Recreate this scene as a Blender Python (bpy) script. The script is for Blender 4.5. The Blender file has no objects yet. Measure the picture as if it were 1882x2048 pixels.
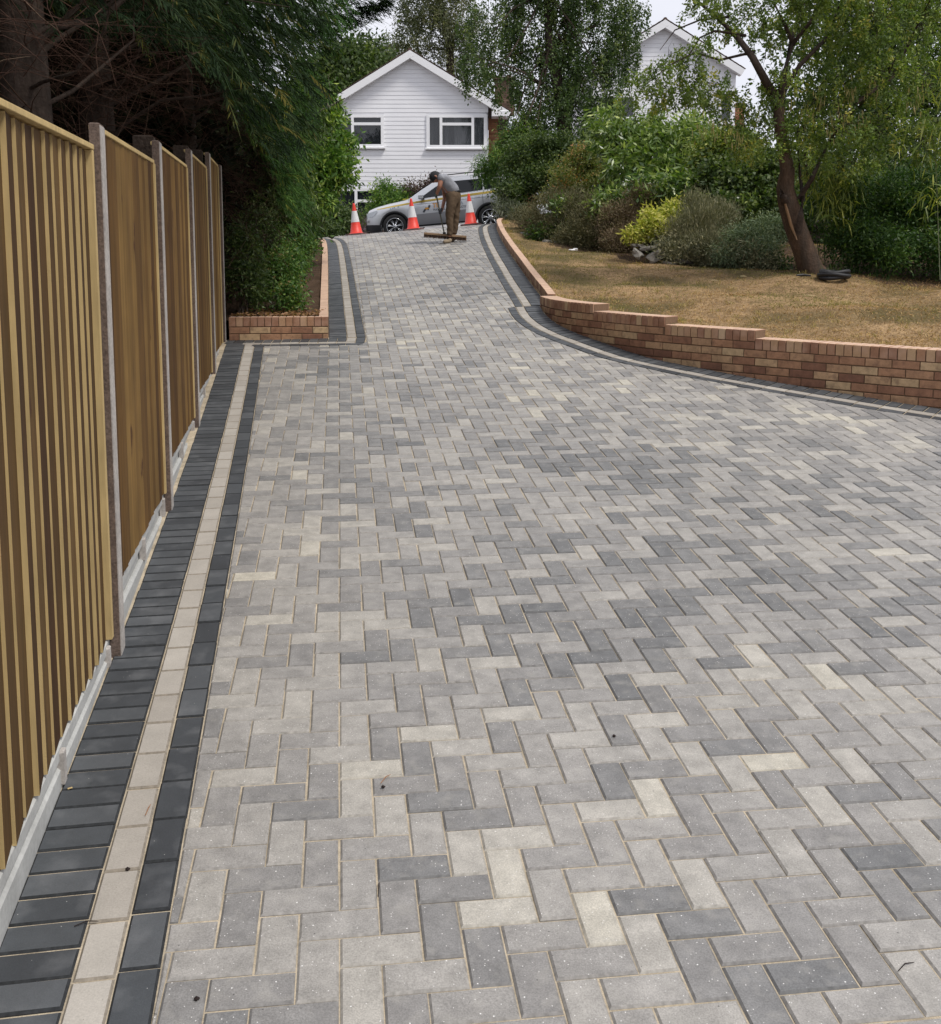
import bpy, bmesh, math, random
import numpy as np
from math import sin, cos, pi, radians, sqrt, atan2
from mathutils import Vector, Matrix, noise

S = bpy.context.scene
COL = S.collection
rng = np.random.default_rng(7)
random.seed(7)

# ------------------------------------------------------------------ camera
FPX, PITCH, PPY, CAMH = 2049.1, 0.1144, 721.66, 1.7845
cam_d = bpy.data.cameras.new('camera')
cam = bpy.data.objects.new('camera', cam_d)
COL.objects.link(cam)
cam.location = (0, 0, CAMH)
cam.rotation_euler = (pi / 2 - PITCH, 0, 0)
cam_d.sensor_fit = 'HORIZONTAL'
cam_d.sensor_width = 36
cam_d.lens = FPX / 1882 * 36
cam_d.shift_y = -(1024 - PPY) / 1882
cam_d.clip_start = 0.05
cam_d.clip_end = 1200
S.camera = cam

# ------------------------------------------------------------------ sky and sun
SUN_EL, SUN_AZ = radians(58), radians(126)      # azimuth from +Y clockwise
w = bpy.data.worlds.new('World')
S.world = w
w.use_nodes = True
nt = w.node_tree
nt.nodes.clear()
def wn(t, **k):
    n = nt.nodes.new(t)
    for a, b in k.items():
        setattr(n, a, b)
    return n
out = wn('ShaderNodeOutputWorld')
sky = wn('ShaderNodeTexSky', sky_type='NISHITA', sun_disc=False)
sky.sun_elevation = SUN_EL
sky.sun_rotation = SUN_AZ
bg1 = wn('ShaderNodeBackground')
bg1.inputs[1].default_value = 0.06
nt.links.new(sky.outputs[0], bg1.inputs[0])
tc = wn('ShaderNodeTexCoord')
mp = wn('ShaderNodeMapping')
mp.inputs[3].default_value = (1, 1, 3.2)
nt.links.new(tc.outputs['Generated'], mp.inputs[0])
nz = wn('ShaderNodeTexNoise')
nz.inputs['Scale'].default_value = 2.3
nz.inputs['Detail'].default_value = 5
nt.links.new(mp.outputs[0], nz.inputs[0])
cr = wn('ShaderNodeValToRGB')
cr.color_ramp.elements[0].position = 0.3
cr.color_ramp.elements[0].color = (0.66, 0.68, 0.76, 1)
cr.color_ramp.elements[1].position = 0.7
cr.color_ramp.elements[1].color = (0.80, 0.80, 0.86, 1)
nt.links.new(nz.outputs[0], cr.inputs[0])
bg2 = wn('ShaderNodeBackground')
bg2.inputs[1].default_value = 1.08
nt.links.new(cr.outputs[0], bg2.inputs[0])
mx = wn('ShaderNodeMixShader')
mx.inputs[0].default_value = 0.88
nt.links.new(bg1.outputs[0], mx.inputs[1])
nt.links.new(bg2.outputs[0], mx.inputs[2])
nt.links.new(mx.outputs[0], out.inputs[0])

sun_d = bpy.data.lights.new('sun', 'SUN')
sun_d.energy = 2.3
sun_d.angle = radians(14)
sun_d.color = (1.0, 0.96, 0.9)
sun = bpy.data.objects.new('sun', sun_d)
COL.objects.link(sun)
sdir = Vector((sin(SUN_AZ) * cos(SUN_EL), cos(SUN_AZ) * cos(SUN_EL), sin(SUN_EL)))
sun.rotation_euler = sdir.to_track_quat('Z', 'Y').to_euler()
sun.location = (10, -10, 20)

S.view_settings.view_transform = 'Standard'
S.view_settings.look = 'None'
S.view_settings.exposure = 0.24
S.view_settings.gamma = 1
S.view_settings.use_curve_mapping = False
S.render.engine = 'CYCLES'
S.cycles.use_denoising = True
S.cycles.max_bounces = 8
S.cycles.transparent_max_bounces = 8
S.cycles.sample_clamp_indirect = 6

# ------------------------------------------------------------------ helpers
def at(px, py, Y):
    """Point at forward distance Y seen at photo position px, py."""
    u = (px - 941) / FPX
    v = -(py - PPY) / FPX
    dy = cos(PITCH) + v * sin(PITCH)
    dz = -sin(PITCH) + v * cos(PITCH)
    t = Y / dy
    return Vector((u * t, Y, CAMH + dz * t))

def sst(a, b, x):
    t = min(1, max(0, (x - a) / (b - a)))
    return t * t * (3 - 2 * t)

def link(o, parent=None, **props):
    COL.objects.link(o)
    if parent is not None:
        o.parent = parent
    for k, v in props.items():
        if v is not None:
            o[k] = v
    return o

def empty(name, loc, label=None, category=None, group=None, rz=0, parent=None):
    o = bpy.data.objects.new(name, None)
    o.location = loc
    o.rotation_euler = (0, 0, rz)
    o.empty_display_size = 0.2
    return link(o, parent, label=label, category=category, group=group)

def obj(name, me, parent=None, world=True, **props):
    """Links mesh as object. world=True: vertices are world coordinates although it has a parent."""
    o = bpy.data.objects.new(name, me)
    link(o, parent, **props)
    if parent is not None and world:
        m = Matrix.Identity(4)
        p = parent
        while p is not None:
            m = (Matrix.Translation(p.location) @ p.rotation_euler.to_matrix().to_4x4()) @ (p.matrix_parent_inverse @ m if False else m)
            p = p.parent
        m = chain(parent)
        o.matrix_parent_inverse = m.inverted()
    return o

def chain(p):
    m = Matrix.Identity(4)
    while p is not None:
        b = Matrix.Translation(p.location) @ p.rotation_euler.to_matrix().to_4x4() @ Matrix.Diagonal((*p.scale, 1))
        m = p.matrix_parent_inverse @ b @ m
        p = p.parent
    return m

def setmat(me, m):
    me.materials.clear()
    me.materials.append(m)
    return me

def mesh_np(name, V, F, mat=None, tone=None, smooth=False):
    """V (n,3), F (m,k) arrays."""
    V = np.asarray(V, dtype=np.float32)
    F = np.asarray(F, dtype=np.int32)
    me = bpy.data.meshes.new(name)
    me.vertices.add(len(V))
    me.vertices.foreach_set('co', V.ravel())
    k = F.shape[1]
    me.loops.add(F.size)
    me.loops.foreach_set('vertex_index', F.ravel())
    me.polygons.add(len(F))
    me.polygons.foreach_set('loop_start', np.arange(0, F.size, k, dtype=np.int32))
    me.polygons.foreach_set('loop_total', np.full(len(F), k, dtype=np.int32))
    if smooth:
        me.polygons.foreach_set('use_smooth', np.ones(len(F), dtype=bool))
    me.update(calc_edges=True)
    if tone is not None:
        a = me.attributes.new('tone', 'FLOAT', 'POINT')
        a.data.foreach_set('value', np.asarray(tone, dtype=np.float32))
    if mat:
        me.materials.append(mat)
    return me

class MB:
    """Collects polygons of any size into one mesh, one tone per piece."""
    def __init__(s):
        s.V, s.F, s.T, s.t = [], [], [], 0.5
    def add(s, vs, fs, tone=None):
        n = len(s.V)
        s.V += [tuple(v) for v in vs]
        s.F += [tuple(i + n for i in f) for f in fs]
        s.T += [s.t if tone is None else tone] * len(vs)
        return s
    def box(s, c, d, rz=0, ax=None, tone=None, bev=0.0):
        """box, centre c, full size d, axes ax (3 vectors) or rotation about z."""
        c = Vector(c)
        if ax is None:
            ax = (Vector((cos(rz), sin(rz), 0)), Vector((-sin(rz), cos(rz), 0)), Vector((0, 0, 1)))
        a, b, e = ax
        hx, hy, hz = d[0] / 2, d[1] / 2, d[2] / 2
        if bev <= 0:
            vs = [c + a * (x * hx) + b * (y * hy) + e * (z * hz) for z in (-1, 1) for x, y in ((-1, -1), (1, -1), (1, 1), (-1, 1))]
            fs = [(3, 2, 1, 0), (4, 5, 6, 7), (0, 1, 5, 4), (1, 2, 6, 5), (2, 3, 7, 6), (3, 0, 4, 7)]
            return s.add(vs, fs, tone)
        r = bev
        vs, fs = [], []
        for z, ins in ((-hz, r), (-hz + r, 0), (hz - r, 0), (hz, r)):
            for x, y in ((-1, -1), (1, -1), (1, 1), (-1, 1)):
                vs.append(c + a * (x * (hx - ins)) + b * (y * (hy - ins)) + e * z)
        fs.append((3, 2, 1, 0)); fs.append((12, 13, 14, 15))
        for k in range(3):
            for i in range(4):
                j = (i + 1) % 4
                fs.append((k * 4 + i, k * 4 + j, k * 4 + 4 + j, k * 4 + 4 + i))
        return s.add(vs, fs, tone)
    def tube(s, pts, rad, n=7, tone=None, cap=True):
        pts = [Vector(p) for p in pts]
        if not hasattr(rad, '__len__'):
            rad = [rad] * len(pts)
        vs, fs = [], []
        up = Vector((0.13, 0.2, 1)).normalized()
        for i, p in enumerate(pts):
            d = (pts[min(i + 1, len(pts) - 1)] - pts[max(i - 1, 0)]).normalized()
            a = d.cross(up)
            if a.length < 0.1:
                a = d.cross(Vector((1, 0, 0)))
            a.normalize()
            b = d.cross(a)
            for k in range(n):
                t = 2 * pi * k / n
                vs.append(p + (a * cos(t) + b * sin(t)) * rad[i])
        for i in range(len(pts) - 1):
            for k in range(n):
                j = (k + 1) % n
                fs.append((i * n + k, i * n + j, i * n + n + j, i * n + n + k))
        if cap:
            fs.append(tuple(range(n)))
            fs.append(tuple(reversed(range(len(vs) - n, len(vs)))))
        return s.add(vs, fs, tone)
    def lathe(s, prof, n=24, M=None, tone=None):
        """prof list of (r, z); rotated about z, transformed by M."""
        vs, fs = [], []
        for r, z in prof:
            for k in range(n):
                t = 2 * pi * k / n
                v = Vector((r * cos(t), r * sin(t), z))
                vs.append(M @ v if M else v)
        for i in range(len(prof) - 1):
            for k in range(n):
                j = (k + 1) % n
                fs.append((i * n + k, i * n + j, i * n + n + j, i * n + n + k))
        return s.add(vs, fs, tone)
    def prism(s, poly, z0, z1, tone=None):
        n = len(poly)
        vs = [(x, y, z0) for x, y in poly] + [(x, y, z1) for x, y in poly]
        fs = [tuple(reversed(range(n))), tuple(range(n, 2 * n))]
        fs += [(i, (i + 1) % n, n + (i + 1) % n, n + i) for i in range(n)]
        return s.add(vs, fs, tone)
    def mesh(s, name, mat, smooth=False):
        me = bpy.data.meshes.new(name)
        me.from_pydata(s.V, [], s.F)
        me.update()
        a = me.attributes.new('tone', 'FLOAT', 'POINT')
        a.data.foreach_set('value', np.asarray(s.T, dtype=np.float32))
        if smooth:
            me.polygons.foreach_set('use_smooth', [True] * len(me.polygons))
            me.update()
        if mat:
            me.materials.append(mat)
        return me
    def build(s, name, mat, parent=None, smooth=False, **props):
        return obj(name, s.mesh(name, mat, smooth), parent, **props)

# ------------------------------------------------------------------ materials
def mat(name, base=(0.5, 0.5, 0.5), rough=0.7, spec=0.35, ramp=None, src='attr', noises=(), bump=None, metal=0.0,
        speck=None, grain=None, trans=0.0, coat=0.0, alpha=None, coord='pos'):
    """ramp: list of (pos, rgb) fed by the piece's own random number (src 'attr' = tone attribute, 'obj' = object random).
    noises: (scale, amount, detail, stretch) multiply the colour; speck: (scale, threshold, rgb) small flecks."""
    m = bpy.data.materials.new(name)
    m.use_nodes = True
    t = m.node_tree
    N, L = t.nodes, t.links
    N.clear()
    o = N.new('ShaderNodeOutputMaterial')
    b = N.new('ShaderNodeBsdfPrincipled')
    b.inputs['Roughness'].default_value = rough
    b.inputs['Specular IOR Level'].default_value = spec
    b.inputs['Metallic'].default_value = metal
    b.inputs['Coat Weight'].default_value = coat
    if coord == 'pos':
        g = N.new('ShaderNodeNewGeometry'); pos = g.outputs['Position']
    else:
        g = N.new('ShaderNodeTexCoord'); pos = g.outputs['Object']
    if ramp:
        if src == 'attr':
            s = N.new('ShaderNodeAttribute'); s.attribute_name = 'tone'; so = s.outputs['Fac']
        else:
            s = N.new('ShaderNodeObjectInfo'); so = s.outputs['Random']
        r = N.new('ShaderNodeValToRGB')
        el = r.color_ramp.elements
        while len(el) < len(ramp):
            el.new(0.5)
        for e, (p, c) in zip(el, ramp):
            e.position = p
            e.color = (*c, 1)
        L.new(so, r.inputs[0])
        col = r.outputs[0]
    else:
        r = N.new('ShaderNodeRGB')
        r.outputs[0].default_value = (*base, 1)
        col = r.outputs[0]
    first = None
    for (sc, am, det, st) in noises:
        vec = pos
        if st != (1, 1, 1):
            q = N.new('ShaderNodeVectorMath'); q.operation = 'MULTIPLY'
            q.inputs[1].default_value = st
            L.new(pos, q.inputs[0]); vec = q.outputs[0]
        n = N.new('ShaderNodeTexNoise')
        n.inputs['Scale'].default_value = sc
        n.inputs['Detail'].default_value = det
        n.inputs['Roughness'].default_value = 0.6
        L.new(vec, n.inputs['Vector'])
        mr = N.new('ShaderNodeMapRange')
        mr.inputs[1].default_value = 0.25; mr.inputs[2].default_value = 0.75
        mr.inputs[3].default_value = 1 - am; mr.inputs[4].default_value = 1 + am
        L.new(n.outputs[0], mr.inputs[0])
        vm = N.new('ShaderNodeVectorMath'); vm.operation = 'SCALE'
        L.new(col, vm.inputs[0]); L.new(mr.outputs[0], vm.inputs['Scale'])
        col = vm.outputs[0]
        first = first or n
    if grain:
        # (scale, amount, rgb, stretch, lo, hi) second colour laid over by noise
        sc, am, rgb, st, lo, hi = grain
        q = N.new('ShaderNodeVectorMath'); q.operation = 'MULTIPLY'
        q.inputs[1].default_value = st
        L.new(pos, q.inputs[0])
        n = N.new('ShaderNodeTexNoise')
        n.inputs['Scale'].default_value = sc; n.inputs['Detail'].default_value = 5
        L.new(q.outputs[0], n.inputs['Vector'])
        mr = N.new('ShaderNodeMapRange')
        mr.inputs[1].default_value = lo; mr.inputs[2].default_value = hi
        mr.inputs[3].default_value = 0; mr.inputs[4].default_value = am
        L.new(n.outputs[0], mr.inputs[0])
        mc = N.new('ShaderNodeMix'); mc.data_type = 'RGBA'
        L.new(mr.outputs[0], mc.inputs[0]); L.new(col, mc.inputs[6]); mc.inputs[7].default_value = (*rgb, 1)
        col = mc.outputs[2]
    if speck:
        for sc, th, rgb in speck:
            v = N.new('ShaderNodeTexVoronoi'); v.inputs['Scale'].default_value = sc
            L.new(pos, v.inputs['Vector'])
            cmpn = N.new('ShaderNodeMath'); cmpn.operation = 'LESS_THAN'; cmpn.inputs[1].default_value = th
            L.new(v.outputs['Distance'], cmpn.inputs[0])
            # only some of the cells carry a fleck
            sp = N.new('ShaderNodeSeparateColor'); L.new(v.outputs['Color'], sp.inputs[0])
            c2 = N.new('ShaderNodeMath'); c2.operation = 'GREATER_THAN'; c2.inputs[1].default_value = 0.62
            L.new(sp.outputs[0], c2.inputs[0])
            mu = N.new('ShaderNodeMath'); mu.operation = 'MULTIPLY'
            L.new(cmpn.outputs[0], mu.inputs[0]); L.new(c2.outputs[0], mu.inputs[1])
            mc = N.new('ShaderNodeMix'); mc.data_type = 'RGBA'
            L.new(mu.outputs[0], mc.inputs[0]); L.new(col, mc.inputs[6]); mc.inputs[7].default_value = (*rgb, 1)
            col = mc.outputs[2]
    L.new(col, b.inputs['Base Color'])
    if bump:
        sc, st, dist = bump
        n = N.new('ShaderNodeTexNoise'); n.inputs['Scale'].default_value = sc; n.inputs['Detail'].default_value = 5
        L.new(pos, n.inputs['Vector'])
        bp = N.new('ShaderNodeBump'); bp.inputs['Strength'].default_value = st; bp.inputs['Distance'].default_value = dist
        L.new(n.outputs[0], bp.inputs['Height']); L.new(bp.outputs[0], b.inputs['Normal'])
    sh = b.outputs[0]
    if trans > 0:
        tr = N.new('ShaderNodeBsdfTranslucent')
        vm = N.new('ShaderNodeVectorMath'); vm.operation = 'MULTIPLY'; vm.inputs[1].default_value = (1.25, 1.5, 0.6)
        L.new(col, vm.inputs[0]); L.new(vm.outputs[0], tr.inputs[0])
        ms = N.new('ShaderNodeMixShader'); ms.inputs[0].default_value = trans
        L.new(sh, ms.inputs[1]); L.new(tr.outputs[0], ms.inputs[2]); sh = ms.outputs[0]
    if alpha is not None:
        tp = N.new('ShaderNodeBsdfTransparent')
        ms = N.new('ShaderNodeMixShader'); ms.inputs[0].default_value = alpha
        L.new(tp.outputs[0], ms.inputs[1]); L.new(sh, ms.inputs[2]); sh = ms.outputs[0]
    L.new(sh, o.inputs[0])
    return m

PAVE_RAMP = [(0.0, (0.140, 0.143, 0.148)), (0.14, (0.175, 0.176, 0.179)), (0.34, (0.240, 0.234, 0.231)), (0.58, (0.305, 0.295, 0.284)),
             (0.82, (0.375, 0.360, 0.333)), (1.0, (0.48, 0.455, 0.39))]
def pair(name, **k):
    return mat(name + '_single', src='obj', **k), mat(name + '_joined', src='attr', **k)
PAVE_RAMP = [(p, (c[0] * 1.01, c[1] * .99, c[2] * .95)) for p, c in PAVE_RAMP]
PAVER = pair('paver_concrete', ramp=PAVE_RAMP, rough=0.52, spec=0.55, noises=((13, 0.26, 5, (1, 1, 1)), (0.5, 0.08, 2, (1, 1, 1)), (240, 0.28, 2, (1, 1, 1))),
             grain=(20, 0.36, (0.40, 0.38, 0.34), (1, 1, 1), 0.52, 0.78),
             speck=((85, 0.13, (0.68, 0.66, 0.63)), (38, 0.075, (0.75, 0.74, 0.71)), (24, 0.05, (0.10, 0.095, 0.09))), bump=(260, 0.35, 0.0016))
PAVER_E = pair('paver_edge', ramp=[(p, tuple(v * .93 for v in c)) for p, c in PAVE_RAMP], rough=0.85, spec=0.2, noises=((60, 0.3, 3, (1, 1, 1)),))  # darker than the tops: joint dirt, plus chamfer shade put into the colour
CHAR = pair('charcoal_concrete', ramp=[(0, (0.044, 0.048, 0.053)), (0.6, (0.061, 0.067, 0.073)), (1, (0.088, 0.094, 0.10))], rough=0.55, spec=0.45,
            noises=((12, 0.14, 4, (1, 1, 1)), (300, 0.15, 2, (1, 1, 1))), grain=(9, 0.30, (0.27, 0.275, 0.28), (1, 1, 1), 0.52, 0.80),
            speck=((40, 0.05, (0.5, 0.5, 0.48)),), bump=(260, 0.25, 0.0012))
CHAR_E = pair('charcoal_edge', base=(0.03, 0.032, 0.034), rough=0.85, spec=0.2, noises=((60, 0.4, 3, (1, 1, 1)),))  # likewise for both border edges: dirt and painted-in chamfer shade
BUFF_E = pair('buff_edge', base=(0.24, 0.21, 0.17), rough=0.85, spec=0.2, noises=((60, 0.3, 3, (1, 1, 1)),))
BUFF = pair('natural_concrete', ramp=[(0, (0.34, 0.31, 0.27)), (1, (0.41, 0.38, 0.335))], rough=0.75, spec=0.3,
            noises=((8, 0.11, 5, (1, 1, 1)), (220, 0.14, 2, (1, 1, 1))), speck=((50, .06, (.2, .18, .15)),), bump=(260, 0.2, 0.001))
BRICK_RAMP = [(0, (0.22, 0.110, 0.072)), (0.25, (0.31, 0.16, 0.098)), (0.5, (0.40, 0.22, 0.128)), (0.72, (0.45, 0.275, 0.16)), (0.9, (0.50, 0.33, 0.19)), (1, (0.55, 0.40, 0.235))]
BRICK = pair('brick_clay', ramp=BRICK_RAMP, rough=0.85, spec=0.2, noises=((12, 0.25, 4, (1, 1, 1)), (250, 0.15, 2, (1, 1, 1))),
             grain=(22, 0.55, (0.14, 0.08, 0.06), (1, 1, 1), 0.5, 0.75), bump=(120, 0.5, 0.003))
COPE_RAMP = [(0, (0.42, 0.22, 0.15)), (0.3, (0.52, 0.31, 0.22)), (0.6, (0.6, 0.40, 0.29)), (1, (0.66, 0.49, 0.33))]
COPE = pair('coping_clay', ramp=BRICK_RAMP[1:-1] + [(1, (0.60, 0.44, 0.27))], rough=0.8, spec=0.25, noises=((30, 0.12, 4, (1, 1, 1)), (250, 0.12, 2, (1, 1, 1))),
            grain=(9, 0.5, (0.58, 0.38, 0.28), (1, 1, 1), 0.42, 0.75), bump=(120, 0.4, 0.002))
COPETOP = mat('coping_top_lit', (0.60, 0.42, 0.31), rough=0.8, spec=0.25, noises=((14, 0.14, 4, (1, 1, 1)), (3, .08, 3, (1, 1, 1)), (250, 0.10, 2, (1, 1, 1))), bump=(120, 0.4, 0.002))  # dusty top, and the light from above put into the colour
MORTAR = mat('mortar', (0.17, 0.108, 0.066), rough=0.95, noises=((60, 0.2, 3, (1, 1, 1)),), bump=(200, 0.5, 0.002))
SAND = mat('jointing_sand', (0.42, 0.355, 0.26), rough=0.95, spec=0.1, noises=((9, 0.40, 4, (1, 1, 1)), (200, 0.25, 3, (1, 1, 1))), bump=(400, 0.5, 0.002))
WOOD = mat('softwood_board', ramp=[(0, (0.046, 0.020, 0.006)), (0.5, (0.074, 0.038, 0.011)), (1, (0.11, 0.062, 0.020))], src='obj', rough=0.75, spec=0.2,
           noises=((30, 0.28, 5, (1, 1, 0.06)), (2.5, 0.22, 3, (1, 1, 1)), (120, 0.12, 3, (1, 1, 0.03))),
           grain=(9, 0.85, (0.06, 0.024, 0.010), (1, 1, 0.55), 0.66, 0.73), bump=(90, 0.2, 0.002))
WOOD_LIT = mat('lit_softwood_board', ramp=[(0, (0.070, 0.032, 0.008)), (0.5, (0.125, 0.066, 0.018)), (1, (0.20, 0.118, 0.036))], src='obj', rough=0.75, spec=0.2,  # same timber, brighter: light on these tilted faces put into the colour
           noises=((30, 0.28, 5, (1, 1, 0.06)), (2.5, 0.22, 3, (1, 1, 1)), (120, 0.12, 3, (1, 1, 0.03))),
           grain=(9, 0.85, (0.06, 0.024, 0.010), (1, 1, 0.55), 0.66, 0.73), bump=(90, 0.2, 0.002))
EDGE = mat('sawn_softwood', (0.52, 0.385, 0.18), rough=0.8, spec=0.2, noises=((40, 0.18, 5, (1, 1, 0.1)), (3, 0.15, 3, (1, 1, 1))), bump=(200, 0.3, 0.002))
POSTC = mat('post_concrete', (0.135, 0.10, 0.082), rough=0.9, spec=0.2, noises=((10, 0.28, 4, (1, 1, 1)), (90, 0.4, 3, (1, 1, 1))), bump=(120, 0.8, 0.004))
POSTL = mat('post_cast_face', (0.40, 0.37, 0.34), rough=0.9, spec=0.2, noises=((8, 0.2, 4, (1, 1, 1)), (70, 0.25, 3, (1, 1, 1))), bump=(120, 0.5, 0.003))
GRAVB = mat('gravel_board_concrete', (0.43, 0.43, 0.41), rough=0.85, spec=0.2, noises=((4, 0.2, 4, (1, 1, 1)), (60, 0.12, 3, (1, 1, 1))), bump=(90, 0.3, 0.002))
BARK = mat('bark', (0.060, 0.045, 0.036), rough=0.9, spec=0.1, noises=((14, 0.4, 5, (1, 1, 0.25)), (60, 0.3, 3, (1, 1, 0.4))), bump=(40, 0.9, 0.012))
BARKR = mat('reddish_bark', (0.10, 0.066, 0.046), rough=0.9, spec=0.1, noises=((10, 0.4, 5, (1, 1, 0.25)), (50, 0.35, 3, (1, 1, 0.3))),
            grain=(6, 0.7, (0.06, 0.05, 0.04), (1, 1, 0.3), 0.45, 0.65), bump=(35, 0.9, 0.015))
BAREW = mat('bare_wood', (0.30, 0.19, 0.11), rough=0.8, spec=0.1, noises=((20, 0.3, 4, (1, 1, 0.15)),), bump=(60, 0.4, 0.004))
TWIG = mat('dead_twig', ramp=[(0, (0.045, 0.025, 0.018)), (0.6, (0.085, 0.048, 0.034)), (1, (0.26, 0.19, 0.13))], rough=0.9, spec=0.1)
SOIL = mat('soil', (0.085, 0.055, 0.036), rough=0.95, spec=0.1, noises=((6, 0.35, 5, (1, 1, 1)), (60, 0.4, 4, (1, 1, 1))), bump=(40, 0.9, 0.03))
ASPH = mat('asphalt', (0.09, 0.09, 0.092), rough=0.85, spec=0.3, noises=((3, 0.15, 4, (1, 1, 1)), (150, 0.3, 3, (1, 1, 1))), bump=(200, 0.5, 0.004))

def leafmat(name, ramp, trans=0.30, rough=0.5, spec=0.35, gain=1.75):
    ramp = [(p, (c[0] * gain * 1.12, c[1] * gain, c[2] * gain * .9)) for p, c in ramp]
    return mat(name, ramp=ramp, src='attr', trans=trans, rough=rough, spec=spec)

# ------------------------------------------------------------------ ground shape
ZK = [(10.0, .623), (10.6, .700), (11.3, .762), (12.4, .868), (13.7, .992), (16.1, 1.243), (18.8, 1.503), (21.2, 1.726), (22.6, 1.838), (23.6, 1.893), (24.5, 1.918),
      (25.4, 1.92), (27, 1.87), (29, 1.83), (31.6, 1.80), (36, 1.75), (60, 1.75)]
LK = [(11.17, -1.553), (11.3, -1.575), (13.7, -1.905), (16.1, -2.232), (18.8, -2.605), (21.2, -2.945), (22.6, -3.2), (23.6, -3.5), (31.6, -3.6), (60, -3.6)]
SK = [(10.3, -.009), (11.5, .02), (13, .052), (16, .068), (19, .074), (24, .082), (31.6, .093), (60, .09)]
def interp(K, x):
    if x <= K[0][0]:
        return K[0][1]
    for (a, va), (b, vb) in zip(K, K[1:]):
        if x <= b:
            return va + (vb - va) * (x - a) / (b - a)
    return K[-1][1]
def smooth_interp(K, x, h=0.35):
    return (interp(K, x - h) + 2 * interp(K, x) + interp(K, x + h)) / 4
def dz(X, Y):
    """height of the paving"""
    if Y < 9.6:
        return -.009 * X + .0163 * Y + .0046 * Y * Y
    lx = smooth_interp(LK, Y)
    s = smooth_interp(SK, Y)
    far = smooth_interp(ZK, Y) + s * (min(max(X, -9), 9) - lx)
    if Y > 10.4:
        return far
    near = -.009 * X + .0163 * Y + .0046 * Y * Y
    k = sst(9.6, 10.4, Y)
    return near * (1 - k) + far * k

def smooth_line(P, it=2):
    P = [Vector((p[0], p[1])) for p in P]
    for _ in range(it):
        Q = [P[0]]
        for a, b in zip(P, P[1:]):
            Q += [a * .75 + b * .25, a * .25 + b * .75]
        Q.append(P[-1])
        P = Q
    return P
def offset_line(P, d):
    """shift to the right-hand side (looking along the line) by d"""
    R = []
    n = len(P)
    for i in range(n):
        t0 = (P[i] - P[i - 1]).normalized() if i > 0 else None
        t1 = (P[i + 1] - P[i]).normalized() if i < n - 1 else None
        t0 = t0 or t1
        t1 = t1 or t0
        n0 = Vector((t0.y, -t0.x)); n1 = Vector((t1.y, -t1.x))
        m = (n0 + n1)
        m = m / max(0.3, m.length_squared) * 2
        R.append(P[i] + m * d)
    return R
class Path:
    def __init__(s, P):
        s.P = [Vector((p[0], p[1])) for p in P]
        s.L = [0]
        for a, b in zip(s.P, s.P[1:]):
            s.L.append(s.L[-1] + (b - a).length)
        s.len = s.L[-1]
    def at(s, t):
        t = min(max(t, 0), s.len)
        i = 0
        while i < len(s.L) - 2 and s.L[i + 1] < t:
            i += 1
        k = (t - s.L[i]) / max(1e-9, s.L[i + 1] - s.L[i])
        return s.P[i] * (1 - k) + s.P[i + 1] * k
    def tan(s, t, h=0.05):
        return (s.at(t + h) - s.at(t - h)).normalized()
    def nrm(s, t, h=0.05):
        d = s.tan(t, h)
        return Vector((d.y, -d.x))

fx = lambda Y: -1.1355 - .1696 * (Y - 2.1888)            # outer edge of the border along the fence
A0 = Vector((fx(0.4), 0.4))
A = Vector((fx(11.10), 11.10))
B = Vector((-1.553, 11.166))
LUP = smooth_line([(-1.553, 11.166), (-1.905, 13.7), (-2.232, 16.1), (-2.605, 18.8), (-2.945, 21.2), (-3.2, 22.6), (-3.62, 23.7), (-4.3, 24.6), (-5.2, 25.2)], 2)
RUP = smooth_line([(2.1, 25.0), (1.35, 24.8), (0.85, 24.2), (0.6, 23.3), (0.555, 22.3), (0.60, 19.4), (0.766, 15.6), (0.955, 12.72)], 2)
RLO = smooth_line([(0.86, 12.70), (0.90, 12.1), (1.07, 11.45), (1.375, 10.91), (1.70, 10.40), (2.03, 10.02), (2.42, 9.63), (2.94, 9.17), (3.58, 8.62), (4.2, 8.15), (5.2, 7.5), (6.6, 6.75), (8.6, 6.0)], 2)

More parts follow.
